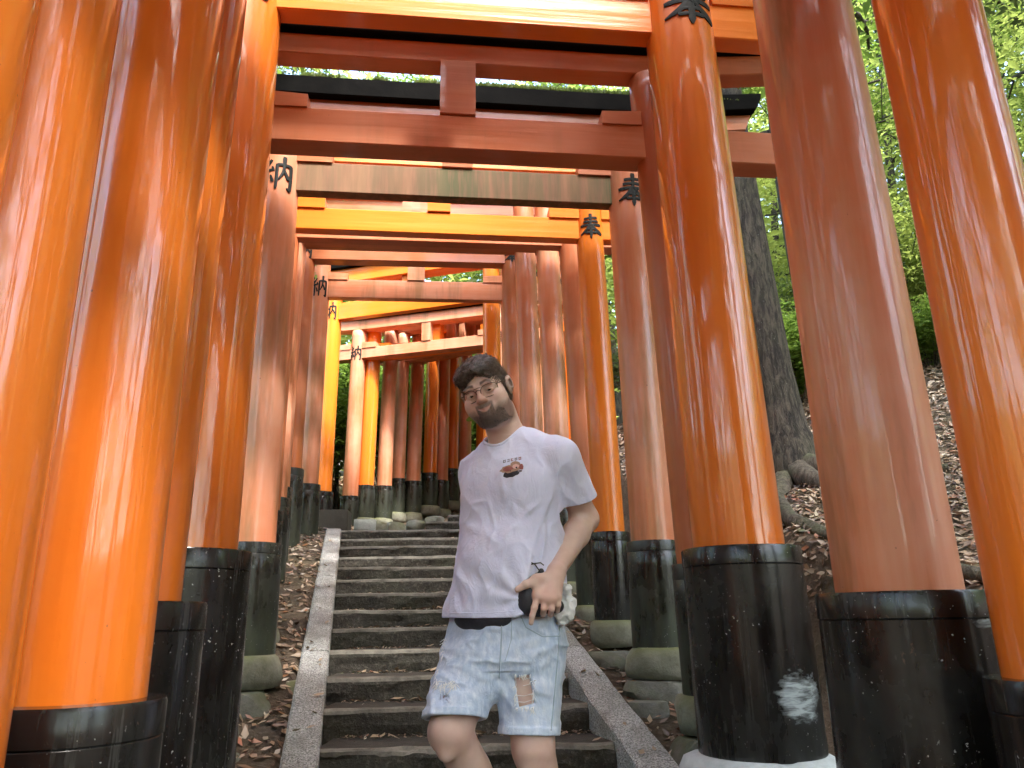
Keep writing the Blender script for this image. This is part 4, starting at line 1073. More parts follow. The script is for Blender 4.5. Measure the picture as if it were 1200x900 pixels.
# ------------------------------------------------------------------ the man on the stairs
class Field:
    """implicit surface on a rectilinear grid, meshed with surface nets"""
    def __init__(s, ax, ay, az):
        s.ax, s.ay, s.az = [np.asarray(a, np.float32) for a in (ax, ay, az)]
        s.D = np.full((len(ax), len(ay), len(az)), 0.08, np.float32)
    def sub(s, lo, hi):
        sl = []
        for a, l, h in zip((s.ax, s.ay, s.az), lo, hi):
            i, j = np.searchsorted(a, (l, h)); sl.append(slice(max(0, i - 1), min(len(a), j + 1)))
        return tuple(sl)
    def apply(s, fn, lo, hi, k=0.02, op='u'):
        sl = s.sub(lo, hi)
        X = s.ax[sl[0]][:, None, None]; Y = s.ay[sl[1]][None, :, None]; Z = s.az[sl[2]][None, None, :]
        if 0 in (X.size, Y.size, Z.size): return
        v = fn(X, Y, Z).astype(np.float32); d = s.D[sl]
        if v.shape != d.shape: v = np.broadcast_to(v, d.shape)
        if op == 'u':
            h = np.maximum(k - np.abs(d - v), 0) / k; s.D[sl] = np.minimum(d, v) - h * h * k * 0.25
        elif op == 'sub':
            v = -v; h = np.maximum(k - np.abs(d - v), 0) / k; s.D[sl] = np.maximum(d, v) + h * h * k * 0.25
        elif op == 'int':
            h = np.maximum(k - np.abs(d - v), 0) / k; s.D[sl] = np.maximum(d, v) + h * h * k * 0.25
        elif op == 'add':
            s.D[sl] = d + v
    def cone(s, a, b, r1, r2, k=0.02, op='u', m=None):
        a = np.array(a, float); b = np.array(b, float); R_ = max(r1, r2) + (m if m is not None else k + 0.012)
        ba = b - a; L2 = float(ba @ ba)
        def fn(X, Y, Z):
            t = np.clip(((X - a[0]) * ba[0] + (Y - a[1]) * ba[1] + (Z - a[2]) * ba[2]) / L2, 0, 1)
            return np.sqrt((X - a[0] - ba[0] * t) ** 2 + (Y - a[1] - ba[1] * t) ** 2 + (Z - a[2] - ba[2] * t) ** 2) - (r1 + (r2 - r1) * t)
        s.apply(fn, np.minimum(a, b) - R_, np.maximum(a, b) + R_, k, op)
    def ell(s, c, r, fr=None, k=0.02, op='u'):
        c = np.array(c, float); r = np.array(r, float); R_ = r.max() + k + 0.012
        fr = np.eye(3) if fr is None else np.array(fr)
        def fn(X, Y, Z):
            q = [(X - c[0]) * fr[i][0] + (Y - c[1]) * fr[i][1] + (Z - c[2]) * fr[i][2] for i in range(3)]
            k0 = np.sqrt(sum((q[i] / r[i]) ** 2 for i in range(3))); k1 = np.sqrt(sum((q[i] / r[i] ** 2) ** 2 for i in range(3))) + 1e-9
            return k0 * (k0 - 1) / k1
        s.apply(fn, c - R_, c + R_, k, op)
    def near(s, fn, band=0.02):
        """add fn(P) to the field only close to the surface"""
        i = np.nonzero(np.abs(s.D) < band)
        P = np.stack([s.ax[i[0]], s.ay[i[1]], s.az[i[2]]], 1)
        s.D[i] += fn(P).astype(np.float32)
    def mesh(s):
        D = s.D; D = np.where(np.abs(D) < 1e-7, 1e-7, D); S = D < 0
        nx_, ny_, nz_ = D.shape
        c = np.zeros((nx_ - 1, ny_ - 1, nz_ - 1), np.uint8)
        for i in (0, 1):
            for j in (0, 1):
                for k in (0, 1): c += S[i:nx_ - 1 + i, j:ny_ - 1 + j, k:nz_ - 1 + k]
        act = (c > 0) & (c < 8); I, J, K = np.nonzero(act)
        idm = np.full(act.shape, -1, np.int32); idm[I, J, K] = np.arange(len(I))
        acc = np.zeros((len(I), 3)); cnt = np.zeros(len(I))
        for ax_ in range(3):
            o = [0, 1, 2]; o.remove(ax_)
            for u in (0, 1):
                for v in (0, 1):
                    a = [I, J, K]; a = [q.copy() for q in a]; a[o[0]] += u; a[o[1]] += v
                    b = [q.copy() for q in a]; b[ax_] += 1
                    da = D[tuple(a)]; db = D[tuple(b)]; m = (da < 0) != (db < 0)
                    t = np.where(m, da / np.where(m, da - db, 1), 0)
                    P = np.stack(a, 1).astype(float); P[:, ax_] += t
                    acc += P * m[:, None]; cnt += m
        P = acc / cnt[:, None]
        V = np.stack([np.interp(P[:, q], np.arange(len(a)), a) for q, a in enumerate((s.ax, s.ay, s.az))], 1)
        F = []
        for ax_ in range(3):
            o = [(ax_ + 1) % 3, (ax_ + 2) % 3]
            sa = [slice(None)] * 3; sb = [slice(None)] * 3; sa[ax_] = slice(0, -1); sb[ax_] = slice(1, None)
            m = S[tuple(sa)] != S[tuple(sb)]; q = list(np.nonzero(m))
            ok = (q[o[0]] > 0) & (q[o[1]] > 0) & (q[o[0]] < D.shape[o[0]] - 1) & (q[o[1]] < D.shape[o[1]] - 1)
            q = [w[ok] for w in q]; ins = S[tuple(sa)][tuple(q)]
            def g(u, v):
                w = [x.copy() for x in q]; w[o[0]] -= u; w[o[1]] -= v; return idm[tuple(w)]
            f = np.stack([g(1, 1), g(0, 1), g(0, 0), g(1, 0)], 1)
            f = np.where(ins[:, None], f, f[:, ::-1]); F.append(f)
        F = np.concatenate(F); F = F[(F >= 0).all(1)]
        return V, F

def axis(lo, hi, coarse, f0=None, f1=None, fine=None):
    if f0 is None: return np.arange(lo, hi, coarse)
    return np.concatenate([np.arange(lo, f0, coarse), np.arange(f0, f1, fine), np.arange(f1, hi, coarse)])
YAWB = R(28)
LV = np.array([math.cos(YAWB), -math.sin(YAWB), 0.0]); FV = np.array([-math.sin(YAWB), -math.cos(YAWB), 0.0])
def slices_fn(S, grow=0.0):
    S = np.array(S, float)
    def fn(X, Y, Z):
        z = Z; cx = np.interp(z, S[:, 0], S[:, 1]); cy = np.interp(z, S[:, 0], S[:, 2]); a = np.interp(z, S[:, 0], S[:, 3]) + grow; b = np.interp(z, S[:, 0], S[:, 4]) + grow
        dx = X - cx; dy = Y - cy
        u = (dx * LV[0] + dy * LV[1]) / a; w = (dx * FV[0] + dy * FV[1]) / b
        k0 = np.sqrt(u * u + w * w); k1 = np.sqrt((u / a) ** 2 + (w / b) ** 2) + 1e-6
        return k0 * (k0 - 1) / k1
    return fn
# --- joints
HC = np.array([-0.088, 2.50, 0.738])
hf = np.array([-0.225, -0.935, -0.31]); hf /= np.linalg.norm(hf)
hl0 = np.cross(np.array([0, 0, 1.0]), hf) * 1.0; hl0 /= np.linalg.norm(hl0)
hu0 = np.cross(hf, hl0)
if hl0[0] < 0: hl0 = -hl0; hu0 = -hu0
if hu0[2] < 0: hu0 = -hu0
ro = R(17)
hu = hu0 * math.cos(ro) - hl0 * math.sin(ro); hl = hl0 * math.cos(ro) + hu0 * math.sin(ro)
HFR = np.array([hl, hf, hu])
HS = 1.0
def H(x, y, z): return HC + hl * x * HS + hf * y * HS + hu * z * HS
LSH, RSH = np.array([0.158, 2.53, 0.512]), np.array([-0.122, 2.70, 0.500])
LEL, LWR = np.array([0.243, 2.68, 0.330]), np.array([0.131, 2.485, 0.143])
SLE = np.array([0.205, 2.63, 0.392])
RHIP, RKN, RAN = np.array([-0.125, 2.695, -0.08]), np.array([-0.202, 2.50, -0.318]), np.array([-0.02, 2.80, -0.735])
LHIP, LKN, LAN = np.array([0.045, 2.600, -0.09]), np.array([0.047, 2.565, -0.375]), np.array([0.12, 2.64, -0.815])
TORSO = [(-0.16, -0.04, 2.64, 0.18, 0.14), (-0.05, -0.038, 2.64, 0.185, 0.15), (0.06, -0.03, 2.63, 0.18, 0.15), (0.20, -0.012, 2.62, 0.168, 0.140), (0.35, -0.008, 2.618, 0.168, 0.122), (0.45, -0.008, 2.615, 0.176, 0.118), (0.52, -0.004, 2.608, 0.155, 0.100), (0.565, 0.0, 2.60, 0.10, 0.075), (0.60, 0.0, 2.60, 0.06, 0.06)]

def build_body():
    f = Field(axis(-0.42, 0.40, 0.0045, -0.19, 0.155, 0.0026), axis(2.30, 3.02, 0.0045, 2.37, 2.62, 0.0026), np.concatenate([np.arange(-0.92, -0.52, 0.007), np.arange(-0.52, 0.0, 0.0045), np.arange(0.0, 0.20, 0.003), np.arange(0.20, 0.58, 0.006), np.arange(0.58, 0.90, 0.0024)]))
    f.apply(slices_fn(TORSO, -0.012), (-0.4, 2.3, -0.15), (0.4, 3.0, 0.59), 0.03)
    for s, e in ((LSH, LEL), (RSH, RSH + np.array([0.02, 0.13, -0.24]))):
        f.cone(s, e, 0.050, 0.045, 0.03)
    f.cone((0.0, 2.60, 0.575), LSH, 0.048, 0.044, 0.05); f.cone((0.0, 2.60, 0.575), RSH, 0.048, 0.044, 0.05)
    f.cone((0.0, 2.605, 0.54), H(0.004, -0.035, -0.075), 0.064, 0.060, 0.03)
    # forearm
    mid = LEL * 0.68 + LWR * 0.32
    f.cone(LEL, mid, 0.046, 0.045, 0.02); f.cone(mid, LWR, 0.045, 0.0275, 0.015)
    f.ell(LEL + np.array([0.012, 0.012, -0.006]), (0.034, 0.034, 0.034), None, 0.02)
    rel = RSH + np.array([0.02, 0.13, -0.24]); rwr = rel + np.array([0.10, 0.02, -0.24])
    f.cone(rel, rwr, 0.044, 0.028, 0.015)
    for i in range(5):                                   # the far hand, hanging behind him
        b = rwr + np.array([-0.02 + 0.012 * i, 0.03 - 0.012 * i, -0.075]); f.cone(b, b + np.array([0.004, -0.01, -0.06 - 0.01 * (i in (1, 2, 3))]), 0.0095, 0.008, 0.004)
    f.cone(rwr, rwr + np.array([0.0, 0.0, -0.07]), 0.026, 0.034, 0.01)
    # the near hand: palm seen from its back, thumb to the left, index pointing down, the others curled
    W = LWR
    KI, KM, KR, KP = np.array([0.068, 2.432, 0.066]), np.array([0.090, 2.424, 0.058]), np.array([0.111, 2.428, 0.055]), np.array([0.129, 2.440, 0.062])
    for kn, r in ((KI, 0.0155), (KM, 0.016), (KR, 0.0155), (KP, 0.014)): f.cone(W + (kn - W) * 0.08, kn, 0.0215, r, 0.016)
    f.cone(W, (KM + KR) / 2, 0.024, 0.0185, 0.012)
    for kn in (KI, KM, KR, KP): f.ell(kn + np.array([0, -0.004, 0.001]), (0.0105, 0.0105, 0.0105), None, 0.008)
    T0, T1, T2, T3 = np.array([0.112, 2.462, 0.122]), np.array([0.066, 2.436, 0.114]), np.array([0.032, 2.424, 0.100]), np.array([0.007, 2.425, 0.086])
    f.cone(T0, T1, 0.021, 0.0155, 0.014); f.cone(T1, T2, 0.0145, 0.0118, 0.006); f.cone(T2, T3, 0.0122, 0.0095, 0.004); f.ell(T2, (0.0128, 0.0128, 0.0128), None, 0.004)
    f.cone(KI, T1, 0.012, 0.012, 0.02)
    I1, I2, I3 = np.array([0.057, 2.417, 0.032]), np.array([0.050, 2.418, 0.008]), np.array([0.046, 2.424, -0.012])
    f.cone(KI, I1, 0.0115, 0.0100, 0.005); f.cone(I1, I2, 0.0098, 0.0090, 0.003); f.cone(I2, I3, 0.0090, 0.0076, 0.003); f.ell(I1, (0.0104, 0.0104, 0.0104), None, 0.003)
    for kn, dx, ln in ((KM, -0.004, 0.036), (KR, -0.002, 0.034), (KP, 0.0, 0.028)):
        a = kn + np.array([dx, -0.006, -ln * 0.8]); b = a + np.array([-0.002, 0.026, -0.016]); c_ = b + np.array([0, 0.022, 0.004])
        f.cone(kn, a, 0.0112, 0.0102, 0.0045); f.cone(a, b, 0.0100, 0.0090, 0.003); f.cone(b, c_, 0.0088, 0.0075, 0.003)
    # legs
    for hip, kn, an, sgn in ((RHIP, RKN, RAN, -1), (LHIP, LKN, LAN, 1)):
        f.cone(hip, kn, 0.102, 0.064, 0.03)
        sh = an - kn; cf = kn + sh * 0.30
        f.cone(kn, cf, 0.058, 0.056, 0.025); f.cone(cf, an, 0.055, 0.036, 0.02)
        back = np.array([0.02, 0.028, -0.01]); f.cone(kn + sh * 0.12 + back * 0.6, kn + sh * 0.42 + back, 0.047, 0.047, 0.03)
        f.ell(kn + np.array([-0.012, -0.034, 0.008]), (0.036, 0.030, 0.040), None, 0.02)
        f.ell(kn + np.array([-0.008, -0.032, -0.052]), (0.024, 0.020, 0.028), None, 0.02)
        f.cone(an, an + np.array([-0.03, -0.16, -0.055]), 0.038, 0.028, 0.02); f.ell(an + np.array([0, 0.03, -0.045]), (0.03, 0.034, 0.03), None, 0.02)
    # head
    E_ = lambda c, r, k=0.02, op='u': f.ell(H(*c), np.array(r) * HS, HFR, k, op)
    C_ = lambda a, b, r1, r2, k=0.01, op='u': f.cone(H(*a), H(*b), r1, r2, k, op)
    E_((0, -0.018, 0.036), (0.075, 0.094, 0.086), 0.02)
    E_((0, 0.022, -0.018), (0.0665, 0.068, 0.088), 0.02)
    E_((0, 0.020, -0.064), (0.065, 0.060, 0.048), 0.03)
    E_((0, 0.062, -0.094), (0.029, 0.022, 0.020), 0.03)
    E_((0, 0.030, -0.092), (0.047, 0.044, 0.030), 0.03)
    for s in (-1, 1):
        E_((s * 0.045, 0.052, -0.034), (0.027, 0.026, 0.030), 0.03)
        E_((s * 0.030, 0.080, 0.024), (0.022, 0.011, 0.0085), 0.014)
        E_((s * 0.034, 0.098, -0.001), (0.020, 0.017, 0.0125), 0.016, 'sub')
        E_((s * 0.032, 0.0722, -0.001), (0.0165, 0.0145, 0.0135), 0.005)
        E_((s * 0.032, 0.0900, -0.0030), (0.0120, 0.012, 0.0022), 0.0015, 'sub')
        E_((s * 0.078, -0.008, -0.006), (0.008, 0.019, 0.032), 0.006)
        E_((s * 0.086, -0.016, 0.002), (0.008, 0.018, 0.026), 0.006)
        E_((s * 0.087, -0.008, -0.002), (0.006, 0.009, 0.015), 0.004, 'sub')
        E_((s * 0.0115, 0.094, -0.027), (0.0080, 0.010, 0.0070), 0.006)
    C_((0, 0.084, 0.012), (0, 0.1030, -0.022), 0.0072, 0.0098, 0.012)
    E_((0, 0.083, -0.062), (0.030, 0.015, 0.022), 0.02)
    for s in (-1, 1): C_((0, 0.0955, -0.0540), (s * 0.023, 0.0855, -0.0490), 0.0034, 0.0018, 0.004)
    for s in (-1, 1): C_((0, 0.0940, -0.0645), (s * 0.020, 0.0850, -0.0535), 0.0040, 0.0018, 0.004)
    for s in (-1, 1): C_((0, 0.1025, -0.0588), (s * 0.023, 0.0925, -0.0500), 0.0018, 0.0014, 0.002, 'sub')
    V, F = f.mesh()
    me = fast_mesh('body', V, F, None, True)
    V = np.array([v.co for v in me.vertices])
    q = (V - HC) @ HFR.T / HS; x, y, z = q[:, 0], q[:, 1], q[:, 2]
    sm = lambda a, b, t: np.clip((t - a) / (b - a), 0, 1)
    inhead = (np.abs(x) < 0.12) & (z > -0.16) & (V[:, 2] > 0.55)
    nz = fbm(V * 90, 4, 3)
    ax_ = np.abs(x)
    jawline = -0.056 - 0.016 * sm(0.040, 0.018, ax_) + 0.078 * sm(0.051, 0.068, ax_) * sm(0.055, 0.005, y)
    beard = sm(0.010, -0.012, z - jawline + nz * 0.007) * sm(-0.020, 0.004, y + 0.018) * sm(-0.132, -0.112, z)
    must = sm(0.034, 0.028, ax_) * sm(-0.034, -0.040, z) * sm(0.05, 0.07, y)
    beard = np.maximum(beard * (0.70 + 0.30 * sm(0.062, 0.030, ax_)), must * 0.85)
    zc = z - (-0.0585 + 20 * ax_ ** 2); hw = 0.0062 * np.clip(1 - (ax_ / 0.025) ** 2, 0, 1); lip = sm(0.0015, -0.0005, np.abs(zc) - hw) * sm(0.078, 0.084, y) * (ax_ < 0.025)
    beard = beard * (1 - lip) * inhead
    brow = sm(0.0065, 0.0035, np.abs(z - 0.0265 - 0.004 * sm(0.01, 0.03, ax_) + 0.006 * sm(0.035, 0.055, ax_))) * sm(0.010, 0.014, ax_) * sm(0.054, 0.048, ax_) * (y > 0.05) * inhead
    red = (sm(0.05, 0.0, np.abs(z + 0.02)) * sm(0.075, 0.095, y)) * inhead
    knee = np.exp(-((V - RKN) ** 2).sum(1) / 0.006) + np.exp(-((V - LKN) ** 2).sum(1) / 0.006)
    hand = np.exp(-((V - (KM + KR) / 2) ** 2).sum(1) / 0.002)
    red = np.maximum(red, np.clip(0.8 * knee + 0.8 * hand, 0, 1))
    at_ = me.color_attributes.new('mask', 'FLOAT_COLOR', 'POINT')
    at_.data.foreach_set('color', np.stack([beard, np.clip(lip * inhead, 0, 1), brow, red], 1).astype(np.float32).ravel())
    return me

def skin_mat():
    t = NT('skin with dark stubble'); c = t.coord()
    a = t.t.nodes.new('ShaderNodeAttribute'); a.attribute_name = 'mask'
    s = t.t.nodes.new('ShaderNodeSeparateColor'); t.l(a.outputs['Color'], s.inputs[0])
    n = t.noise(c, 22, 5, 0.6); n2 = t.noise(c, 420, 3, 0.7)
    col = t.mix(t.ramp(n, [(0.3, 0.0), (0.7, 1.0)]), (0.60, 0.41, 0.335), (0.67, 0.49, 0.41))
    col = t.mix(t.math('MULTIPLY', a.outputs['Alpha'], 0.45), col, (0.50, 0.19, 0.13))
    col = t.mix(t.math('MULTIPLY', s.outputs[1], 0.55), col, (0.34, 0.16, 0.14))
    k = t.math('MULTIPLY', s.outputs[0], t.ramp(n2, [(0.3, 0.78), (0.7, 1.0)]), True)
    col = t.mix(t.math('MULTIPLY', k, 0.84), col, (0.040, 0.027, 0.022))
    col = t.mix(t.math('MULTIPLY', s.outputs[2], 0.85), col, (0.045, 0.028, 0.02))
    t.set(Base_Color=col, Roughness=0.5, Subsurface_Weight=0.12, Subsurface_Radius=(0.012, 0.004, 0.002), Normal=t.bump(t.math('ADD', n2, t.math('MULTIPLY', t.noise(c, 120, 3, 0.6), 0.7)), 0.16, 0.0012))
    t.b.inputs['Subsurface Scale'].default_value = 0.6
    return t.m
M['skin'] = skin_mat()

def cloth_mat(name, a, b, weave=900, bump=0.15, rough=0.9, wash=None):
    t = NT(name); c = t.coord()
    n = t.noise(c, 7, 5, 0.6); n2 = t.noise(c, weave * 0.35, 2, 0.6, (1, 1, 0.35)); n3 = t.noise(c, 60, 4, 0.65, (1, 1, 0.4))
    col = t.mix(t.ramp(n, [(0.3, 0.0), (0.7, 1.0)]), a, b)
    if wash: col = t.mix(t.ramp(n3, [(0.42, 0.0), (0.72, 1.0)]), col, wash)
    t.set(Base_Color=col, Roughness=rough, Specular_IOR_Level=0.2, Sheen_Weight=0.15,
          Normal=t.bump(n2, bump, 0.0015, t.bump(t.noise(c, 20, 5, 0.6, (1, 1, 0.6), dist=0.8), 0.6, 0.010)))
    return t.m
M['tee'] = cloth_mat('white cotton jersey', (0.66, 0.69, 0.90), (0.73, 0.76, 0.94))
M['denim'] = cloth_mat('light washed denim', (0.42, 0.53, 0.70), (0.56, 0.66, 0.82), 700, 0.3, 0.85, (0.70, 0.77, 0.88))
M['thread'] = simple('frayed white cotton threads', (0.75, 0.76, 0.76), 0.9)
M['seam'] = simple('stitched denim seam', (0.36, 0.46, 0.55), 0.9)
M['black_cloth'] = simple('black nylon cloth', (0.012, 0.013, 0.018), 0.55, (0.03, 0.03, 0.04), 40, 0.4, 0.003)
M['hair'] = simple('dark brown hair', (0.028, 0.020, 0.016), 0.36, (0.15, 0.11, 0.09), 60, 0.6, 0.003, 4, 0.5)
M['metal'] = simple('bronze wire frame', (0.10, 0.075, 0.05), 0.3); M['metal'].node_tree.nodes['Principled BSDF'].inputs['Metallic'].default_value = 0.9
M['shoe'] = simple('white leather shoe', (0.6, 0.6, 0.58), 0.5)
def lens_mat():
    m = bpy.data.materials.new('thin clear lens'); m.use_nodes = True; t = m.node_tree; t.nodes.clear()
    o = t.nodes.new('ShaderNodeOutputMaterial'); tr = t.nodes.new('ShaderNodeBsdfTransparent'); gl = t.nodes.new('ShaderNodeBsdfGlossy'); mx = t.nodes.new('ShaderNodeMixShader')
    tr.inputs['Color'].default_value = (0.86, 0.84, 0.82, 1); gl.inputs['Roughness'].default_value = 0.03; mx.inputs[0].default_value = 0.07
    t.links.new(tr.outputs[0], mx.inputs[1]); t.links.new(gl.outputs[0], mx.inputs[2]); t.links.new(mx.outputs[0], o.inputs[0]); return m
M['lens'] = lens_mat()
def eye_mat():
    t = NT('eye'); c = t.coord(); s = t.sep(c)
    d = t.math('SQRT', t.math('ADD', t.math('POWER', s[0], 2.0), t.math('POWER', s[2], 2.0)))
    col = t.ramp(t.math('MULTIPLY', d, 100), [(0.0, (0.004, 0.004, 0.004)), (0.24, (0.004, 0.004, 0.004)), (0.26, (0.05, 0.03, 0.015)), (0.52, (0.04, 0.025, 0.012)), (0.56, (0.5, 0.45, 0.42))])
    t.set(Base_Color=col, Roughness=0.08); return t.m
M['eye'] = eye_mat()

person = empty('person', (0.0, 2.64, -0.895))
tag(person, 'bearded man in glasses, white t-shirt and torn light denim shorts standing on the steps', 'person')
def part(name, me, parent=person, mat=None, world_coords=True):
    if mat is not None: me.materials.clear(); me.materials.append(mat)
    o = link(name, me, parent)
    if parent is person:
        o.matrix_parent_inverse = Matrix.Translation(-Vector((0.0, 2.64, -0.895)))
    return o
body = part('body', build_body(), mat=M['skin'])

# --- t-shirt
SHIRT = [(-0.06, -0.040, 2.632, 0.212, 0.182), (0.03, -0.032, 2.630, 0.205, 0.175), (0.10, -0.022, 2.625, 0.196, 0.168), (0.20, -0.010, 2.618, 0.186, 0.160), (0.30, -0.006, 2.616, 0.182, 0.150), (0.38, -0.006, 2.614, 0.186, 0.144), (0.45, -0.006, 2.612, 0.190, 0.136),
         (0.53, -0.004, 2.606, 0.165, 0.116), (0.58, 0.0, 2.60, 0.118, 0.094), (0.615, 0.0, 2.60, 0.080, 0.078), (0.655, 0.0, 2.60, 0.03, 0.03)]
def crease(P, a, b, w, amp):
    """a soft ridge along the segment a-b"""
    a = np.array(a, float); b = np.array(b, float); ba = b - a
    t = np.clip(((P - a) @ ba) / (ba @ ba), 0, 1); d = np.linalg.norm(P - a - t[:, None] * ba, axis=1)
    return -amp * np.exp(-(d / w) ** 2) * np.sin(np.pi * np.clip(t * 0.9 + 0.05, 0, 1)) ** 0.5
def build_shirt():
    f = Field(axis(-0.30, 0.36, 0.0036), axis(2.36, 2.90, 0.0036), axis(-0.07, 0.66, 0.0036))
    f.apply(slices_fn(SHIRT), (-0.4, 2.2, -0.06), (0.4, 3.0, 0.62), 0.02)
    f.cone((0.02, 2.59, 0.572), LSH + [-0.01, 0, 0.0], 0.060, 0.060, 0.05); f.cone((0.0, 2.60, 0.545), RSH, 0.052, 0.064, 0.05)
    d = (SLE - LSH); f.cone(LSH, SLE + d * 0.25, 0.068, 0.083, 0.035)
    rs_ = RSH + np.array([0.02, 0.09, -0.17]); f.cone(RSH, rs_, 0.064, 0.070, 0.03)
    # pectoral and belly volume
    f.ell(np.array([-0.05, 2.52, 0.17]), (0.12, 0.075, 0.12), [LV, FV, (0, 0, 1)], 0.05)
    f.ell(np.array([-0.03, 2.53, 0.42]), (0.14, 0.055, 0.08), [LV, FV, (0, 0, 1)], 0.06)
    def folds(P):
        x, y, z = P.T; o = 0
        low = np.clip((0.46 - z) / 0.40, 0, 1)
        u = P @ LV
        o = o - 0.0075 * low * fbm(np.stack([u * 9, P @ FV * 4, z * 2.2], 1), 21, 3)
        o = o - 0.0035 * fbm(np.stack([x * 14, y * 14, z * 9], 1), 22, 3)
        # ripples drawn to the tucked hand
        T_ = np.array([0.02, 2.45, 0.06]); dx = x - T_[0]; dz = z - T_[2]; r = np.hypot(dx, dz); an = np.arctan2(dz, dx)
        fr = np.clip((2.60 - y) / 0.1, 0, 1)
        o = o - 0.0060 * fr * np.exp(-r / 0.16) * np.clip(r / 0.05, 0, 1) * np.sin(an * 8 + 1.1 + 1.5 * vnoise(P * 9, 5))
        rn = fbm(np.stack([u * 5 + z * 2.0, P @ FV * 3, z * 3.4 - u * 2.5], 1), 25, 3); o = o - 0.010 * (0.35 + 0.65 * low) * (np.clip(1 - np.abs(rn) * 3.2, 0, 1) ** 1.6 - 0.3)
        rn = fbm(np.stack([x * 10 - z * 6, y * 8, z * 6 + x * 8], 1), 27, 2); o = o - 0.0045 * (np.clip(1 - np.abs(rn) * 2.8, 0, 1) ** 2 - 0.25)
        for a, b, w, am in (((0.13, 2.50, 0.50), (0.09, 2.46, 0.30), 0.012, 0.008), ((0.14, 2.50, 0.43), (0.02, 2.45, 0.36), 0.014, 0.006), ((0.12, 2.48, 0.40), (0.05, 2.45, 0.20), 0.013, 0.008),
                            ((0.10, 2.47, 0.30), (0.085, 2.45, 0.12), 0.010, 0.009), ((-0.17, 2.55, 0.30), (-0.05, 2.46, 0.24), 0.015, 0.006), ((-0.19, 2.55, 0.18), (-0.14, 2.50, 0.02), 0.014, 0.009),
                            ((-0.10, 2.48, 0.25), (-0.06, 2.47, 0.03), 0.014, 0.006), ((0.0, 2.45, 0.22), (-0.01, 2.45, 0.02), 0.012, 0.008), ((0.05, 2.44, 0.20), (0.03, 2.44, 0.08), 0.009, 0.009), ((-0.2, 2.58, 0.10), (-0.2, 2.55, 0.0), 0.012, 0.008),
                            ((0.20, 2.56, 0.47), (0.24, 2.58, 0.38), 0.012, 0.005), ((0.17, 2.50, 0.50), (0.17, 2.53, 0.39), 0.010, 0.005), ((0.10, 2.49, 0.54), (0.15, 2.47, 0.45), 0.010, 0.005)):
            o = o + crease(P, a, b, w, am)
        return o
    f.near(folds, 0.022)
    # neck opening, sleeve ends, hem
    n0 = np.array([0.0, 2.605, 0.54]); n1 = H(0.004, -0.035, -0.075); dn_ = (n1 - n0) / np.linalg.norm(n1 - n0)
    f.cone(n0 + dn_ * 0.030 + FV * 0.012, n1 + dn_ * 0.05 + FV * 0.012, 0.070, 0.090, 0.004, 'sub')
    e = SLE; dd = d / np.linalg.norm(d); cutn = dd * 0.92 + np.array([-0.12, -0.10, -0.25]); cutn /= np.linalg.norm(cutn)
    def sleeve_cut(X, Y, Z):
        v = (X - e[0]) * cutn[0] + (Y - e[1]) * cutn[1] + (Z - e[2]) * cutn[2]
        inside = np.sqrt((X - e[0]) ** 2 + (Y - e[1]) ** 2 + (Z - e[2]) ** 2) - 0.14
        u_ = (X - 0.118) * 0.95 + (Y - 2.6) * 0.0 
        return np.maximum(np.maximum(-v, inside), 0.128 - X)     # remove beyond the hem, outside the torso
    f.apply(sleeve_cut, e - 0.17, e + 0.17, 0.003, 'sub')
    f.cone(e - dd * 0.05, e + dd * 0.06, 0.062, 0.078, 0.002, 'sub') if False else None
    f.cone(LSH + d * 0.62, e + dd * 0.03, 0.052, 0.078, 0.002, 'sub', 0.02) if False else None
    re = rs_ - np.array([0, 0, 0.0])
    hem = lambda X: 0.004 + 0.40 * np.maximum(0, X - 0.0) ** 1.0 + 0.03 * np.maximum(0, -0.12 - X)
    f.apply(lambda X, Y, Z: Z - hem(X) + 0 * Y, (-0.4, 2.3, -0.1), (0.4, 3.0, 0.12), 0.003, 'sub')
    f.apply(lambda X, Y, Z: np.maximum(slices_fn(SHIRT, -0.024)(X, Y, Z), Z - hem(X) - 0.018), (-0.4, 2.3, -0.1), (0.4, 3.0, 0.15), 0.002, 'sub')
    V, F = f.mesh()
    return fast_mesh('tshirt', V, F, None, True)
shirt_me = build_shirt()
shirt = part('tshirt', shirt_me, mat=M['tee'])

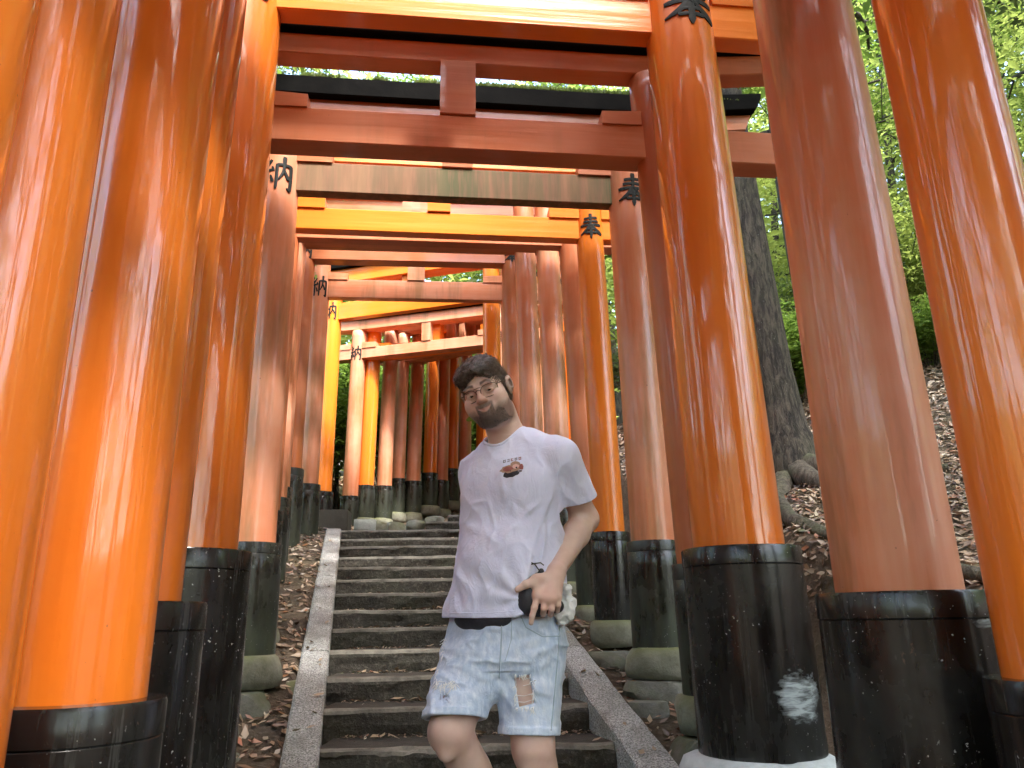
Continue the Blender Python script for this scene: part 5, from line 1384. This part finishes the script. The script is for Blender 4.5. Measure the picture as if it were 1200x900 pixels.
# --- shorts
def build_shorts():
    f = Field(axis(-0.32, 0.26, 0.0038), axis(2.34, 2.90, 0.0038), axis(-0.44, 0.12, 0.0038))
    f.apply(slices_fn([(-0.20, -0.036, 2.645, 0.17, 0.13), (-0.12, -0.036, 2.645, 0.196, 0.160), (-0.03, -0.036, 2.645, 0.196, 0.160), (0.10, -0.034, 2.64, 0.186, 0.150)]), (-0.4, 2.3, -0.15), (0.4, 3.0, 0.085), 0.03)
    RH = np.array([-0.192, 2.510, -0.283]); LH = np.array([0.035, 2.575, -0.338])
    f.cone(RHIP, RH + (RH - RHIP) * 0.2, 0.114, 0.086, 0.02, 'u', 0.03); f.cone(LHIP, LH + (LH - LHIP) * 0.12, 0.116, 0.090, 0.02, 'u', 0.03)
    f.ell(np.array([-0.11, 2.56, -0.15]), (0.09, 0.07, 0.09), None, 0.04)
    def folds(P):
        x, y, z = P.T
        o = -0.0055 * fbm(np.stack([x * 7, y * 7, z * 15], 1), 31, 3) - 0.003 * fbm(P * 20, 32, 3)
        rn = fbm(np.stack([x * 5 - z * 3, y * 5, z * 11 + x * 4], 1), 35, 3); o = o - 0.009 * (np.clip(1 - np.abs(rn) * 3.0, 0, 1) ** 1.7 - 0.3)
        for a, b, w, am in (((-0.05, 2.50, -0.13), (0.10, 2.47, -0.09), 0.012, 0.008), ((-0.06, 2.50, -0.16), (0.12, 2.48, -0.13), 0.012, 0.007), ((-0.05, 2.51, -0.10), (0.08, 2.47, -0.055), 0.011, 0.007),
                            ((-0.06, 2.52, -0.15), (-0.18, 2.52, -0.10), 0.012, 0.007), ((-0.07, 2.52, -0.18), (-0.2, 2.50, -0.15), 0.012, 0.006), ((-0.03, 2.50, -0.05), (-0.04, 2.50, -0.17), 0.012, 0.008),
                            ((-0.06, 2.53, -0.19), (0.0, 2.50, -0.26), 0.014, 0.006), ((-0.1, 2.50, -0.2), (-0.15, 2.45, -0.26), 0.012, 0.006), ((0.0, 2.5, -0.25), (0.06, 2.5, -0.32), 0.014, 0.007)):
            o = o + crease(P, a, b, w, am)
        return o
    f.near(folds, 0.022)
    def legcut(hip, e, tilt):
        n = (e - hip) / np.linalg.norm(e - hip) + np.array(tilt); n /= np.linalg.norm(n)
        f.apply(lambda X, Y, Z: np.maximum(-((X - e[0]) * n[0] + (Y - e[1]) * n[1] + (Z - e[2]) * n[2]), np.sqrt((X - e[0]) ** 2 + (Y - e[1]) ** 2 + (Z - e[2]) ** 2) - 0.150), e - 0.20, e + 0.20, 0.003, 'sub')
        return n
    n1 = legcut(RHIP, RH, (0.22, 0.32, -0.65)); n2 = legcut(LHIP, LH, (0.0, 0, 0))
    # turned-up cuffs
    for e, n, r in ((RH, n1, 0.090), (LH, n2, 0.091)):
        def cuff(X, Y, Z):
            h = (X - e[0]) * n[0] + (Y - e[1]) * n[1] + (Z - e[2]) * n[2]
            rad = np.sqrt(np.maximum(0, (X - e[0]) ** 2 + (Y - e[1]) ** 2 + (Z - e[2]) ** 2 - h * h))
            return np.maximum(np.abs(rad - (r + 0.0005)) - 0.0045, np.abs(h + 0.009) - 0.011)
        f.apply(cuff, e - 0.13, e + 0.13, 0.004)
        f.cone(e - n * 0.012, e + n * 0.03, r - 0.010, r - 0.006, 0.003, 'sub', 0.01)
    # the torn patch on the front of one leg
    tq = TEAR
    f.apply(lambda X, Y, Z: np.maximum(np.maximum(np.abs((X - tq[0]) + 0.18 * (Z - tq[2])) - 0.024, np.abs((Z - tq[2]) - 0.25 * (X - tq[0])) - 0.042), np.abs(Y - tq[1]) - 0.034), tq - 0.08, tq + 0.08, 0.010, 'sub')
    V, F = f.mesh()
    return fast_mesh('shorts', V, F, None, True)
TEAR = np.array([0.022, 2.485, -0.208])
shorts = part('shorts', build_shorts(), mat=M['denim'])
from mathutils.bvhtree import BVHTree
def bvh(me): return BVHTree.FromPolygons([v.co.copy() for v in me.vertices], [tuple(p.vertices) for p in me.polygons])
B_SHIRT, B_SHORTS, B_BODY = bvh(shirt.data), bvh(shorts.data), bvh(body.data)
def on(b, p, off=0.001, d=None):
    """drop a point along -f (or d) onto a garment"""
    p = Vector(p); dd = Vector(d) if d is not None else Vector((0.05, 1.0, -0.02))
    dd.normalize()
    h = b.ray_cast(p - dd * 0.35, dd)
    if h[0] is None: h = b.find_nearest(p)
    return h[0] + h[1].normalized() * off if h[1] is not None else h[0], h[1]
def line_on(b, pts, r, name, mat, parent, off=0.0005, n=10):
    P = []
    for (a, c) in zip(pts[:-1], pts[1:]):
        for i in range(n): P.append(on(b, np.array(a) * (1 - i / n) + np.array(c) * i / n, off)[0])
    P.append(on(b, pts[-1], off)[0])
    v, f_ = tube(P, [r] * len(P), 5)
    return part(name, new_mesh(name, v, f_, True), parent, mat)
# threads fringing the tears
def threads(c, n, seed, spread, ln, name='frayed_threads', sag=0.01, horiz=False):
    rg = np.random.default_rng(seed); tubes = []
    for i in range(n):
        p0 = np.array(c) + np.array([rg.uniform(-1, 1) * spread[0], 0, rg.uniform(-1, 1) * spread[1]])
        s, nn = on(B_SHORTS, p0, 0.001); s = np.array(s)
        d = np.array([rg.normal(0, 0.5), -0.3, -1.0 + rg.normal(0, .5)]) if not horiz else np.array([rg.choice([-1, 1]) * 1.0, -0.15, rg.normal(-0.3, 0.4)])
        d /= np.linalg.norm(d); l_ = ln * rg.uniform(0.4, 1.2)
        tubes.append(tube([s, s + d * l_ * 0.5 + [0, -0.003, 0], s + d * l_ + [rg.normal(0, 0.003), -0.001, -sag * 0.3]], [0.0011, 0.0010, 0.0006], 4))
    V = []; F_ = []
    for v, f_ in tubes:
        o = len(V); V += v; F_ += [tuple(i + o for i in t) for t in f_]
    return part(name, new_mesh(name, V, F_), shorts, M['thread'])
tq = TEAR
threads(tq + [-0.026, 0, 0.0], 26, 1, (0.003, 0.045), 0.016); threads(tq + [0.027, 0, -0.01], 26, 2, (0.003, 0.04), 0.016); threads(tq + [0.0, 0, -0.046], 22, 3, (0.026, 0.003), 0.012); threads(tq + [0.0, 0, 0.046], 20, 7, (0.026, 0.002), 0.010)
for zz_ in (-0.030, -0.012, 0.016, 0.034):
    a_, b_ = tq + [-0.028, 0, zz_], tq + [0.030, 0, zz_ + 0.006]; s0 = np.array(on(B_SHORTS, a_, 0.001)[0]); s1 = np.array(on(B_SHORTS, b_, 0.001)[0])
    v, f_ = tube([s0, (s0 + s1) / 2 + [0, 0.002, -0.005], s1], [0.0009] * 3, 4); part('frayed_thread', new_mesh('frayed_thread', v, f_), shorts, M['thread'])
threads((-0.215, 2.47, -0.185), 46, 4, (0.038, 0.010), 0.026); threads((-0.245, 2.52, -0.17), 20, 5, (0.006, 0.025), 0.02); threads((-0.235, 2.56, -0.085), 20, 6, (0.006, 0.03), 0.018)
line_on(B_SHORTS, [(-0.042, 2.45, 0.04), (-0.046, 2.45, -0.05), (-0.05, 2.45, -0.11), (-0.055, 2.45, -0.17)], 0.0022, 'fly_seam', M['seam'], shorts)
line_on(B_SHORTS, [(-0.012, 2.45, 0.04), (-0.016, 2.45, -0.06), (-0.035, 2.45, -0.12)], 0.0012, 'fly_stitch', M['seam'], shorts)
line_on(B_SHORTS, [(0.135, 2.47, -0.01), (0.125, 2.47, -0.12), (0.112, 2.48, -0.22), (0.100, 2.50, -0.32)], 0.0020, 'side_seam', M['seam'], shorts)
line_on(B_SHORTS, [(0.005, 2.45, 0.03), (0.03, 2.45, -0.025), (0.08, 2.45, -0.052), (0.135, 2.47, -0.052)], 0.0018, 'pocket_seam', M['seam'], shorts)
pk = Field(axis(0.10, 0.24, 0.004), axis(2.42, 2.70, 0.004), axis(-0.06, 0.14, 0.004))
pk.cone((0.165, 2.52, 0.085), (0.172, 2.53, 0.05), 0.013, 0.014, 0.012); pk.cone((0.172, 2.53, 0.05), (0.165, 2.52, 0.012), 0.012, 0.016, 0.012); pk.cone((0.150, 2.55, 0.08), (0.145, 2.53, 0.01), 0.026, 0.026, 0.01)
pk.near(lambda P: -0.012 * (np.clip(1 - np.abs(fbm(P * 26, 3, 3)) * 3, 0, 1) - 0.3), 0.02)
v_, f_ = pk.mesh(); part('pocket_lining', fast_mesh('pocket_lining', v_, f_, None, True), shorts, M['thread'])

# --- collar rib and sleeve hem on the shirt
n0 = np.array([0.0, 2.605, 0.54]); n1 = H(0.004, -0.035, -0.075); dn_ = (n1 - n0) / np.linalg.norm(n1 - n0)
e1 = np.cross(dn_, FV); e1 /= np.linalg.norm(e1); e2 = np.cross(dn_, e1)
ring = []
for i in range(49):
    a = 2 * math.pi * i / 48
    base = n0 + FV * 0.012 + (e1 * math.cos(a) + e2 * math.sin(a)) * 0.079
    s = Vector(base + dn_ * 0.14); h = B_SHIRT.ray_cast(s, Vector(-dn_))
    p = h[0] if h[0] is not None and h[3] < 0.20 else Vector(base + dn_ * 0.04)
    ring.append(np.array(p))
ring = np.array(ring[:-1]); 
for _ in range(3): ring = (np.roll(ring, 1, 0) + ring * 2 + np.roll(ring, -1, 0)) / 4
cen = ring.mean(0); ring = cen + (ring - cen) * 0.95
rr_ = [tuple(p) for p in ring] + [tuple(ring[0]), tuple(ring[1])]
v, f_ = tube(rr_, [0.0062] * len(rr_), 8)
part('collar', new_mesh('collar', v, f_, True), shirt, M['tee'])
line_on(B_SHIRT, [(-0.215, 2.5, 0.022), (-0.1, 2.45, 0.020), (-0.03, 2.44, 0.022), (0.01, 2.44, 0.026)], 0.0012, 'hem_stitch', M['tee'], shirt)

# --- small chest print: a line of lettering over a bowl-shaped picture
def print_mat(name, col): return simple(name, col, 0.85)
pr = {'ink': print_mat('print black', (0.03, 0.028, 0.035)), 'red': print_mat('print brick red', (0.30, 0.10, 0.085)), 'tan': print_mat('print tan', (0.38, 0.24, 0.17)), 'pale': print_mat('print pale pink', (0.72, 0.45, 0.40)), 'grey': print_mat('print grey', (0.16, 0.14, 0.16))}
PC = np.array([-0.004, 2.45, 0.478])
def print_piece(poly, mat, lift, name='print_piece', parent=None):
    """a flat printed shape, x right, y up in metres, laid on the cloth"""
    bm = bmesh.new(); c, s_ = math.cos(R(9)), math.sin(R(9))
    vs = [bm.verts.new((x, y, 0)) for x, y in poly]; bm.faces.new(vs)
    bmesh.ops.triangulate(bm, faces=bm.faces)
    if len(poly) > 4: bmesh.ops.subdivide_edges(bm, edges=bm.edges, cuts=1); bmesh.ops.triangulate(bm, faces=bm.faces)
    for v in bm.verts:
        x, y = v.co.x * c - v.co.y * s_, v.co.x * s_ + v.co.y * c
        p, nn = on(B_SHIRT, (PC[0] + x, 2.45, PC[2] + y), lift); v.co = p
    me = bpy.data.meshes.new(name); bm.to_mesh(me); bm.free(); me.materials.append(mat)
    return part(name, me, shirt)
def blob(cx, cy, rx, ry, seed, n=18, jag=0.12):
    rg = np.random.default_rng(seed)
    return [(cx + rx * math.cos(a) * (1 + rg.uniform(-jag, jag)), cy + ry * math.sin(a) * (1 + rg.uniform(-jag, jag))) for a in np.linspace(0, 2 * math.pi, n, endpoint=False)]
print_piece(blob(-0.008, -0.030, 0.027, 0.013, 1), pr['ink'], 0.0012)
print_piece(blob(-0.006, -0.014, 0.034, 0.013, 2, 22, 0.16), pr['tan'], 0.0016)
print_piece(blob(-0.014, -0.013, 0.018, 0.008, 3), pr['red'], 0.0020)
print_piece(blob(0.010, -0.003, 0.015, 0.012, 4), pr['tan'], 0.0022)
print_piece(blob(0.011, -0.010, 0.011, 0.008, 5), pr['pale'], 0.0025)
print_piece(blob(0.027, -0.014, 0.008, 0.011, 6, 14, 0.2), pr['red'], 0.0018)
print_piece(blob(0.012, -0.015, 0.003, 0.003, 7, 8), pr['ink'], 0.0028)
print_piece(blob(0.021, -0.028, 0.008, 0.004, 8, 12, 0.2), pr['grey'], 0.0018)
for i in range(5):                                   # five small heavy letters in a row
    x0 = -0.030 + i * 0.0128; hh = 0.0115
    col = pr['grey'] if i in (0, 1, 3) else pr['red']
    print_piece([(x0 + 0.002, 0.012), (x0 + 0.0105, 0.012), (x0 + 0.0112, 0.0145), (x0 + 0.0025, 0.0145)], col, 0.0012, 'letter_stroke')
    print_piece([(x0 + 0.003, 0.019), (x0 + 0.0115, 0.019), (x0 + 0.012, 0.0212), (x0 + 0.0035, 0.0212)], col, 0.0012, 'letter_stroke')
    if i != 1: print_piece([(x0 + 0.002, 0.012), (x0 + 0.0045, 0.012), (x0 + 0.0062, 0.0225), (x0 + 0.0038, 0.0225)], col, 0.0014, 'letter_stroke')
    if i != 2: print_piece([(x0 + 0.008, 0.012), (x0 + 0.0102, 0.012), (x0 + 0.0118, 0.0225), (x0 + 0.0096, 0.0225)], col, 0.0014, 'letter_stroke')

# --- hair
def build_hair():
    f = Field(axis(-0.26, 0.06, 0.0026), axis(2.36, 2.64, 0.0026), axis(0.62, 0.90, 0.0026))
    E_ = lambda c, r, k=0.02, op='u': f.ell(H(*c), np.array(r) * HS, HFR, k, op)
    E_((0, -0.018, 0.036), (0.0795, 0.100, 0.091), 0.01)
    E_((0.0, 0.020, 0.078), (0.066, 0.072, 0.036), 0.03)
    E_((-0.022, 0.066, 0.070), (0.048, 0.030, 0.022), 0.02)
    E_((0, -0.032, -0.02), (0.0765, 0.084, 0.066), 0.02)
    # open the face and neck
    E_((0.012, 0.130, 0.000), (0.074, 0.095, 0.072), 0.010, 'sub')
    E_((0.0, 0.075, -0.065), (0.12, 0.088, 0.085), 0.010, 'sub')
    f.apply(lambda X, Y, Z: ((X - HC[0]) * hu[0] + (Y - HC[1]) * hu[1] + (Z - HC[2]) * hu[2]) + 0.066, (-1, 2, 0), (1, 3, 1), 0.01, 'sub')
    for s in (-1, 1):
        E_((s * 0.088, -0.010, -0.010), (0.018, 0.027, 0.034), 0.006, 'sub')
    def st(P):
        q = (P - HC) @ HFR.T
        fl = np.stack([q[:, 0] * 95 + q[:, 1] * 40, q[:, 1] * 14, q[:, 2] * 60 + q[:, 0] * 20], 1)
        return -0.0060 * fbm(fl, 8, 3) - 0.004 * fbm(q * 34, 9, 2)
    f.near(st, 0.014)
    V, F = f.mesh(); return fast_mesh('hair', V, F, None, True)
hair = part('hair', build_hair(), mat=M['hair'])
def hair_strands():
    rg = np.random.default_rng(6); B = bvh(hair.data); V = []; F = []
    vs = hair.data.vertices; n = len(vs)
    Q = (np.array([v.co for v in vs]) - HC) @ HFR.T
    edge = np.nonzero((Q[:, 1] > 0.045) & (Q[:, 2] < 0.085))[0]
    for c_ in range(5200):
        fr = c_ > 3800
        v = vs[int(rg.choice(edge) if fr else rg.integers(0, n))]; q = (np.array(v.co) - HC) @ HFR.T
        if q[2] < -0.05: continue
        # flow: forward and towards his right at the top, downward on the sides
        side = min(1, abs(q[0]) / 0.08) ** 2
        d = np.array([-0.55 * (1 - side), 0.75 * (1 - side) + 0.25, -0.15 - 0.9 * side]) if q[1] > -0.05 else np.array([-0.1, -0.3, -1.0])
        d = d / np.linalg.norm(d); d = hl * d[0] + hf * d[1] + hu * d[2]
        d = d + rg.normal(0, 0.16, 3); nn = np.array(v.normal); d -= nn * (d @ nn); d /= np.linalg.norm(d) + 1e-9
        p = np.array(v.co); L = rg.uniform(0.012, 0.030) * (0.8 if fr else 1); w = rg.uniform(0.0006, 0.0011); sd = np.cross(nn, d)
        o = len(V); k = 4
        for i in range(k + 1):
            t = i / k; c = p + d * L * t + nn * (0.0012 + 0.0035 * math.sin(math.pi * t * 0.9) - 0.004 * t * t)
            ww = w * (1 - 0.75 * t); V += [tuple(c + sd * ww), tuple(c - sd * ww)]
        for i in range(k): F.append((o + 2 * i, o + 2 * i + 1, o + 2 * i + 3, o + 2 * i + 2))
    return new_mesh('hair_strands', V, F)
hs_ = part('hair_strands', hair_strands(), hair, M['hair']); tag(hs_, kind='stuff')
def beard_strands():
    rg = np.random.default_rng(16); me = body.data; V = []; F = []
    n = len(me.vertices); col = np.zeros(n * 4, np.float32); me.color_attributes['mask'].data.foreach_get('color', col); w_ = col.reshape(-1, 4)[:, 0]
    idx_ = np.nonzero(w_ > 0.78)[0]
    for i in rg.choice(idx_, 3200):
        v = me.vertices[int(i)]; p = np.array(v.co); nn = np.array(v.normal)
        d = nn * 0.55 - hu * 0.8 + rg.normal(0, 0.25, 3); d /= np.linalg.norm(d); L = rg.uniform(0.002, 0.0055); sd = np.cross(nn, d); sd /= np.linalg.norm(sd) + 1e-9
        o = len(V); V += [tuple(p + sd * 0.0006), tuple(p - sd * 0.0006), tuple(p + d * L)]; F.append((o, o + 1, o + 2))
    return new_mesh('beard', V, F)
bs_ = part('beard', beard_strands(), person, M['hair']); tag(bs_, kind='stuff')

# --- eyes and glasses
HM = Matrix(((hl[0], hf[0], hu[0], HC[0]), (hl[1], hf[1], hu[1], HC[1]), (hl[2], hf[2], hu[2], HC[2]), (0, 0, 0, 1)))
PINV = Matrix.Translation(-Vector((0.0, 2.64, -0.895)))
for s in (-1, 1):
    bm = bmesh.new(); bmesh.ops.create_uvsphere(bm, u_segments=24, v_segments=16, radius=0.0122)
    o = link('eyeball', bm_mesh('eyeball', bm, M['eye'], True), person)
    o.matrix_local = PINV @ HM @ Matrix.Translation((s * 0.032, 0.0735, -0.001)) @ Matrix.Rotation(R(14 * -1), 4, 'Z')
def head_tube(name, pts, r, mat, parent, closed=False, seg=8):
    P = [tuple(H(*p)) for p in pts]
    if closed: P = P + P[:2]
    v, f_ = tube(P, [r] * len(P), seg); return part(name, new_mesh(name, v, f_, True), parent, mat)
gl = empty('glasses'); gl.parent = person; gl.matrix_parent_inverse = PINV
def rim(s):
    out = []
    for i in range(28):
        a = 2 * math.pi * i / 28; cx, cy = math.cos(a), math.sin(a)
        x = abs(cx) ** 0.75 * math.copysign(1, cx) * 0.0265; z = abs(cy) ** 0.8 * math.copysign(1, cy) * 0.0205
        x += 0.003 * (z / 0.02) * s
        X = s * 0.034 + x; out.append((X, 0.0985 - 9.0 * X * X, -0.003 + z))
    return out
for s in (-1, 1):
    rm = head_tube('rim', rim(s), 0.0012, M['metal'], gl, True)
    pts = rim(s); V = [tuple(H(*p)) for p in pts]
    part('lens', new_mesh('lens', V, [tuple(range(len(V)))]), gl, M['lens'])
    head_tube('temple_arm', [(s * 0.0605, 0.0655, 0.008), (s * 0.074, 0.055, 0.010), (s * 0.0775, 0.02, 0.012), (s * 0.082, -0.012, 0.014), (s * 0.084, -0.03, 0.0)], 0.0013, M['metal'], gl)
head_tube('bridge', [(-0.008, 0.0975, 0.006), (0, 0.0995, 0.009), (0.008, 0.0975, 0.006)], 0.0012, M['metal'], gl)
head_tube('top_bar', [(-0.014, 0.0965, 0.0150), (0, 0.0985, 0.0155), (0.014, 0.0965, 0.0150)], 0.0009, M['metal'], gl)
# --- shoes
for an in (RAN, LAN):
    f = Field(axis(an[0] - 0.14, an[0] + 0.1, 0.005), axis(an[1] - 0.27, an[1] + 0.12, 0.005), axis(an[2] - 0.14, an[2] + 0.05, 0.005))
    f.cone(an + [0, 0.02, -0.045], an + [-0.035, -0.19, -0.070], 0.045, 0.034, 0.03); f.cone(an + [0, 0, 0.0], an + [0, 0.01, -0.03], 0.048, 0.05, 0.02)
    f.ell(an + [-0.025, -0.13, -0.062], (0.047, 0.06, 0.034), None, 0.03)
    lowz = -0.893 if an is LAN else an[2] - 0.10
    f.apply(lambda X, Y, Z: lowz - Z + 0 * X * Y, (-1, 2, -2), (1, 3.2, 1), 0.004, 'int') if False else f.apply(lambda X, Y, Z: (Z - lowz) + 0 * X, (-1, 2, -2), (1, 3.5, 1), 0.004, 'sub')
    f.cone(an + [0, 0, 0.0], an + [0, 0, 0.06], 0.040, 0.042, 0.003, 'sub')
    V, F_ = f.mesh(); part('shoe', fast_mesh('shoe', V, F_, None, True), person, M['shoe'])

# --- things he carries
wb = empty('waist_bag', (-0.105, 2.475, 0.02)); tag(wb, 'black waist bag bulging under the hem of the white t-shirt', 'bag')
f = Field(axis(-0.26, 0.03, 0.004), axis(2.40, 2.60, 0.004), axis(-0.06, 0.10, 0.004))
f.ell(np.array([-0.104, 2.522, 0.002]), (0.100, 0.031, 0.042), [LV * 0.97, FV, (0, 0, 1)], 0.01); f.near(lambda P: -0.004 * fbm(P * 22, 5, 3), 0.02)
V, F_ = f.mesh(); o = link('pouch', fast_mesh('pouch', V, F_, M['black_cloth'], True), wb); o.matrix_parent_inverse = Matrix.Translation(-wb.location)
P = [tuple(np.array([-0.036, 2.645, 0.045]) + LV * 0.193 * math.cos(a) + FV * 0.157 * math.sin(a)) for a in np.linspace(0, 2 * math.pi, 49)]
v, f_ = tube(P, [0.010] * 49, 6); o = link('strap', new_mesh('strap', v, f_, True, [M['black_cloth']]), wb); o.matrix_parent_inverse = Matrix.Translation(-wb.location)
hp = empty('drawstring_pouch', (0.06, 2.455, 0.07)); tag(hp, 'small black drawstring pouch pinned under the man\'s thumb and fingers', 'pouch')
f = Field(axis(-0.03, 0.20, 0.0035), axis(2.38, 2.56, 0.0035), axis(-0.04, 0.20, 0.0035))
f.cone((0.080, 2.468, 0.140), (0.060, 2.462, 0.105), 0.012, 0.026, 0.02); f.ell(np.array([0.050, 2.455, 0.062]), (0.045, 0.024, 0.058), None, 0.02)
f.cone((0.07, 2.462, 0.030), (0.130, 2.47, 0.036), 0.018, 0.020, 0.02); f.near(lambda P: -0.003 * fbm(P * 26, 6, 3), 0.02)
V, F_ = f.mesh(); o = link('bag', fast_mesh('bag', V, F_, M['black_cloth'], True), hp); o.matrix_parent_inverse = Matrix.Translation(-hp.location)
cx, cy_, cz = 0.074, 2.445, 0.150
cord = [(0.080, 2.45, 0.138), (cx - 0.004, cy_, cz), (cx - 0.012, cy_, cz + 0.012), (cx - 0.030, cy_, cz + 0.020), (cx - 0.040, cy_, cz + 0.012), (cx - 0.030, cy_, cz + 0.010), (cx - 0.012, cy_, cz + 0.014), (cx + 0.006, cy_, cz + 0.016), (cx + 0.016, cy_, cz + 0.008)]
v, f_ = tube(cord, [0.0020] * len(cord), 6); o = link('cord', new_mesh('cord', v, f_, True, [M['black_cloth']]), hp); o.matrix_parent_inverse = Matrix.Translation(-hp.location)
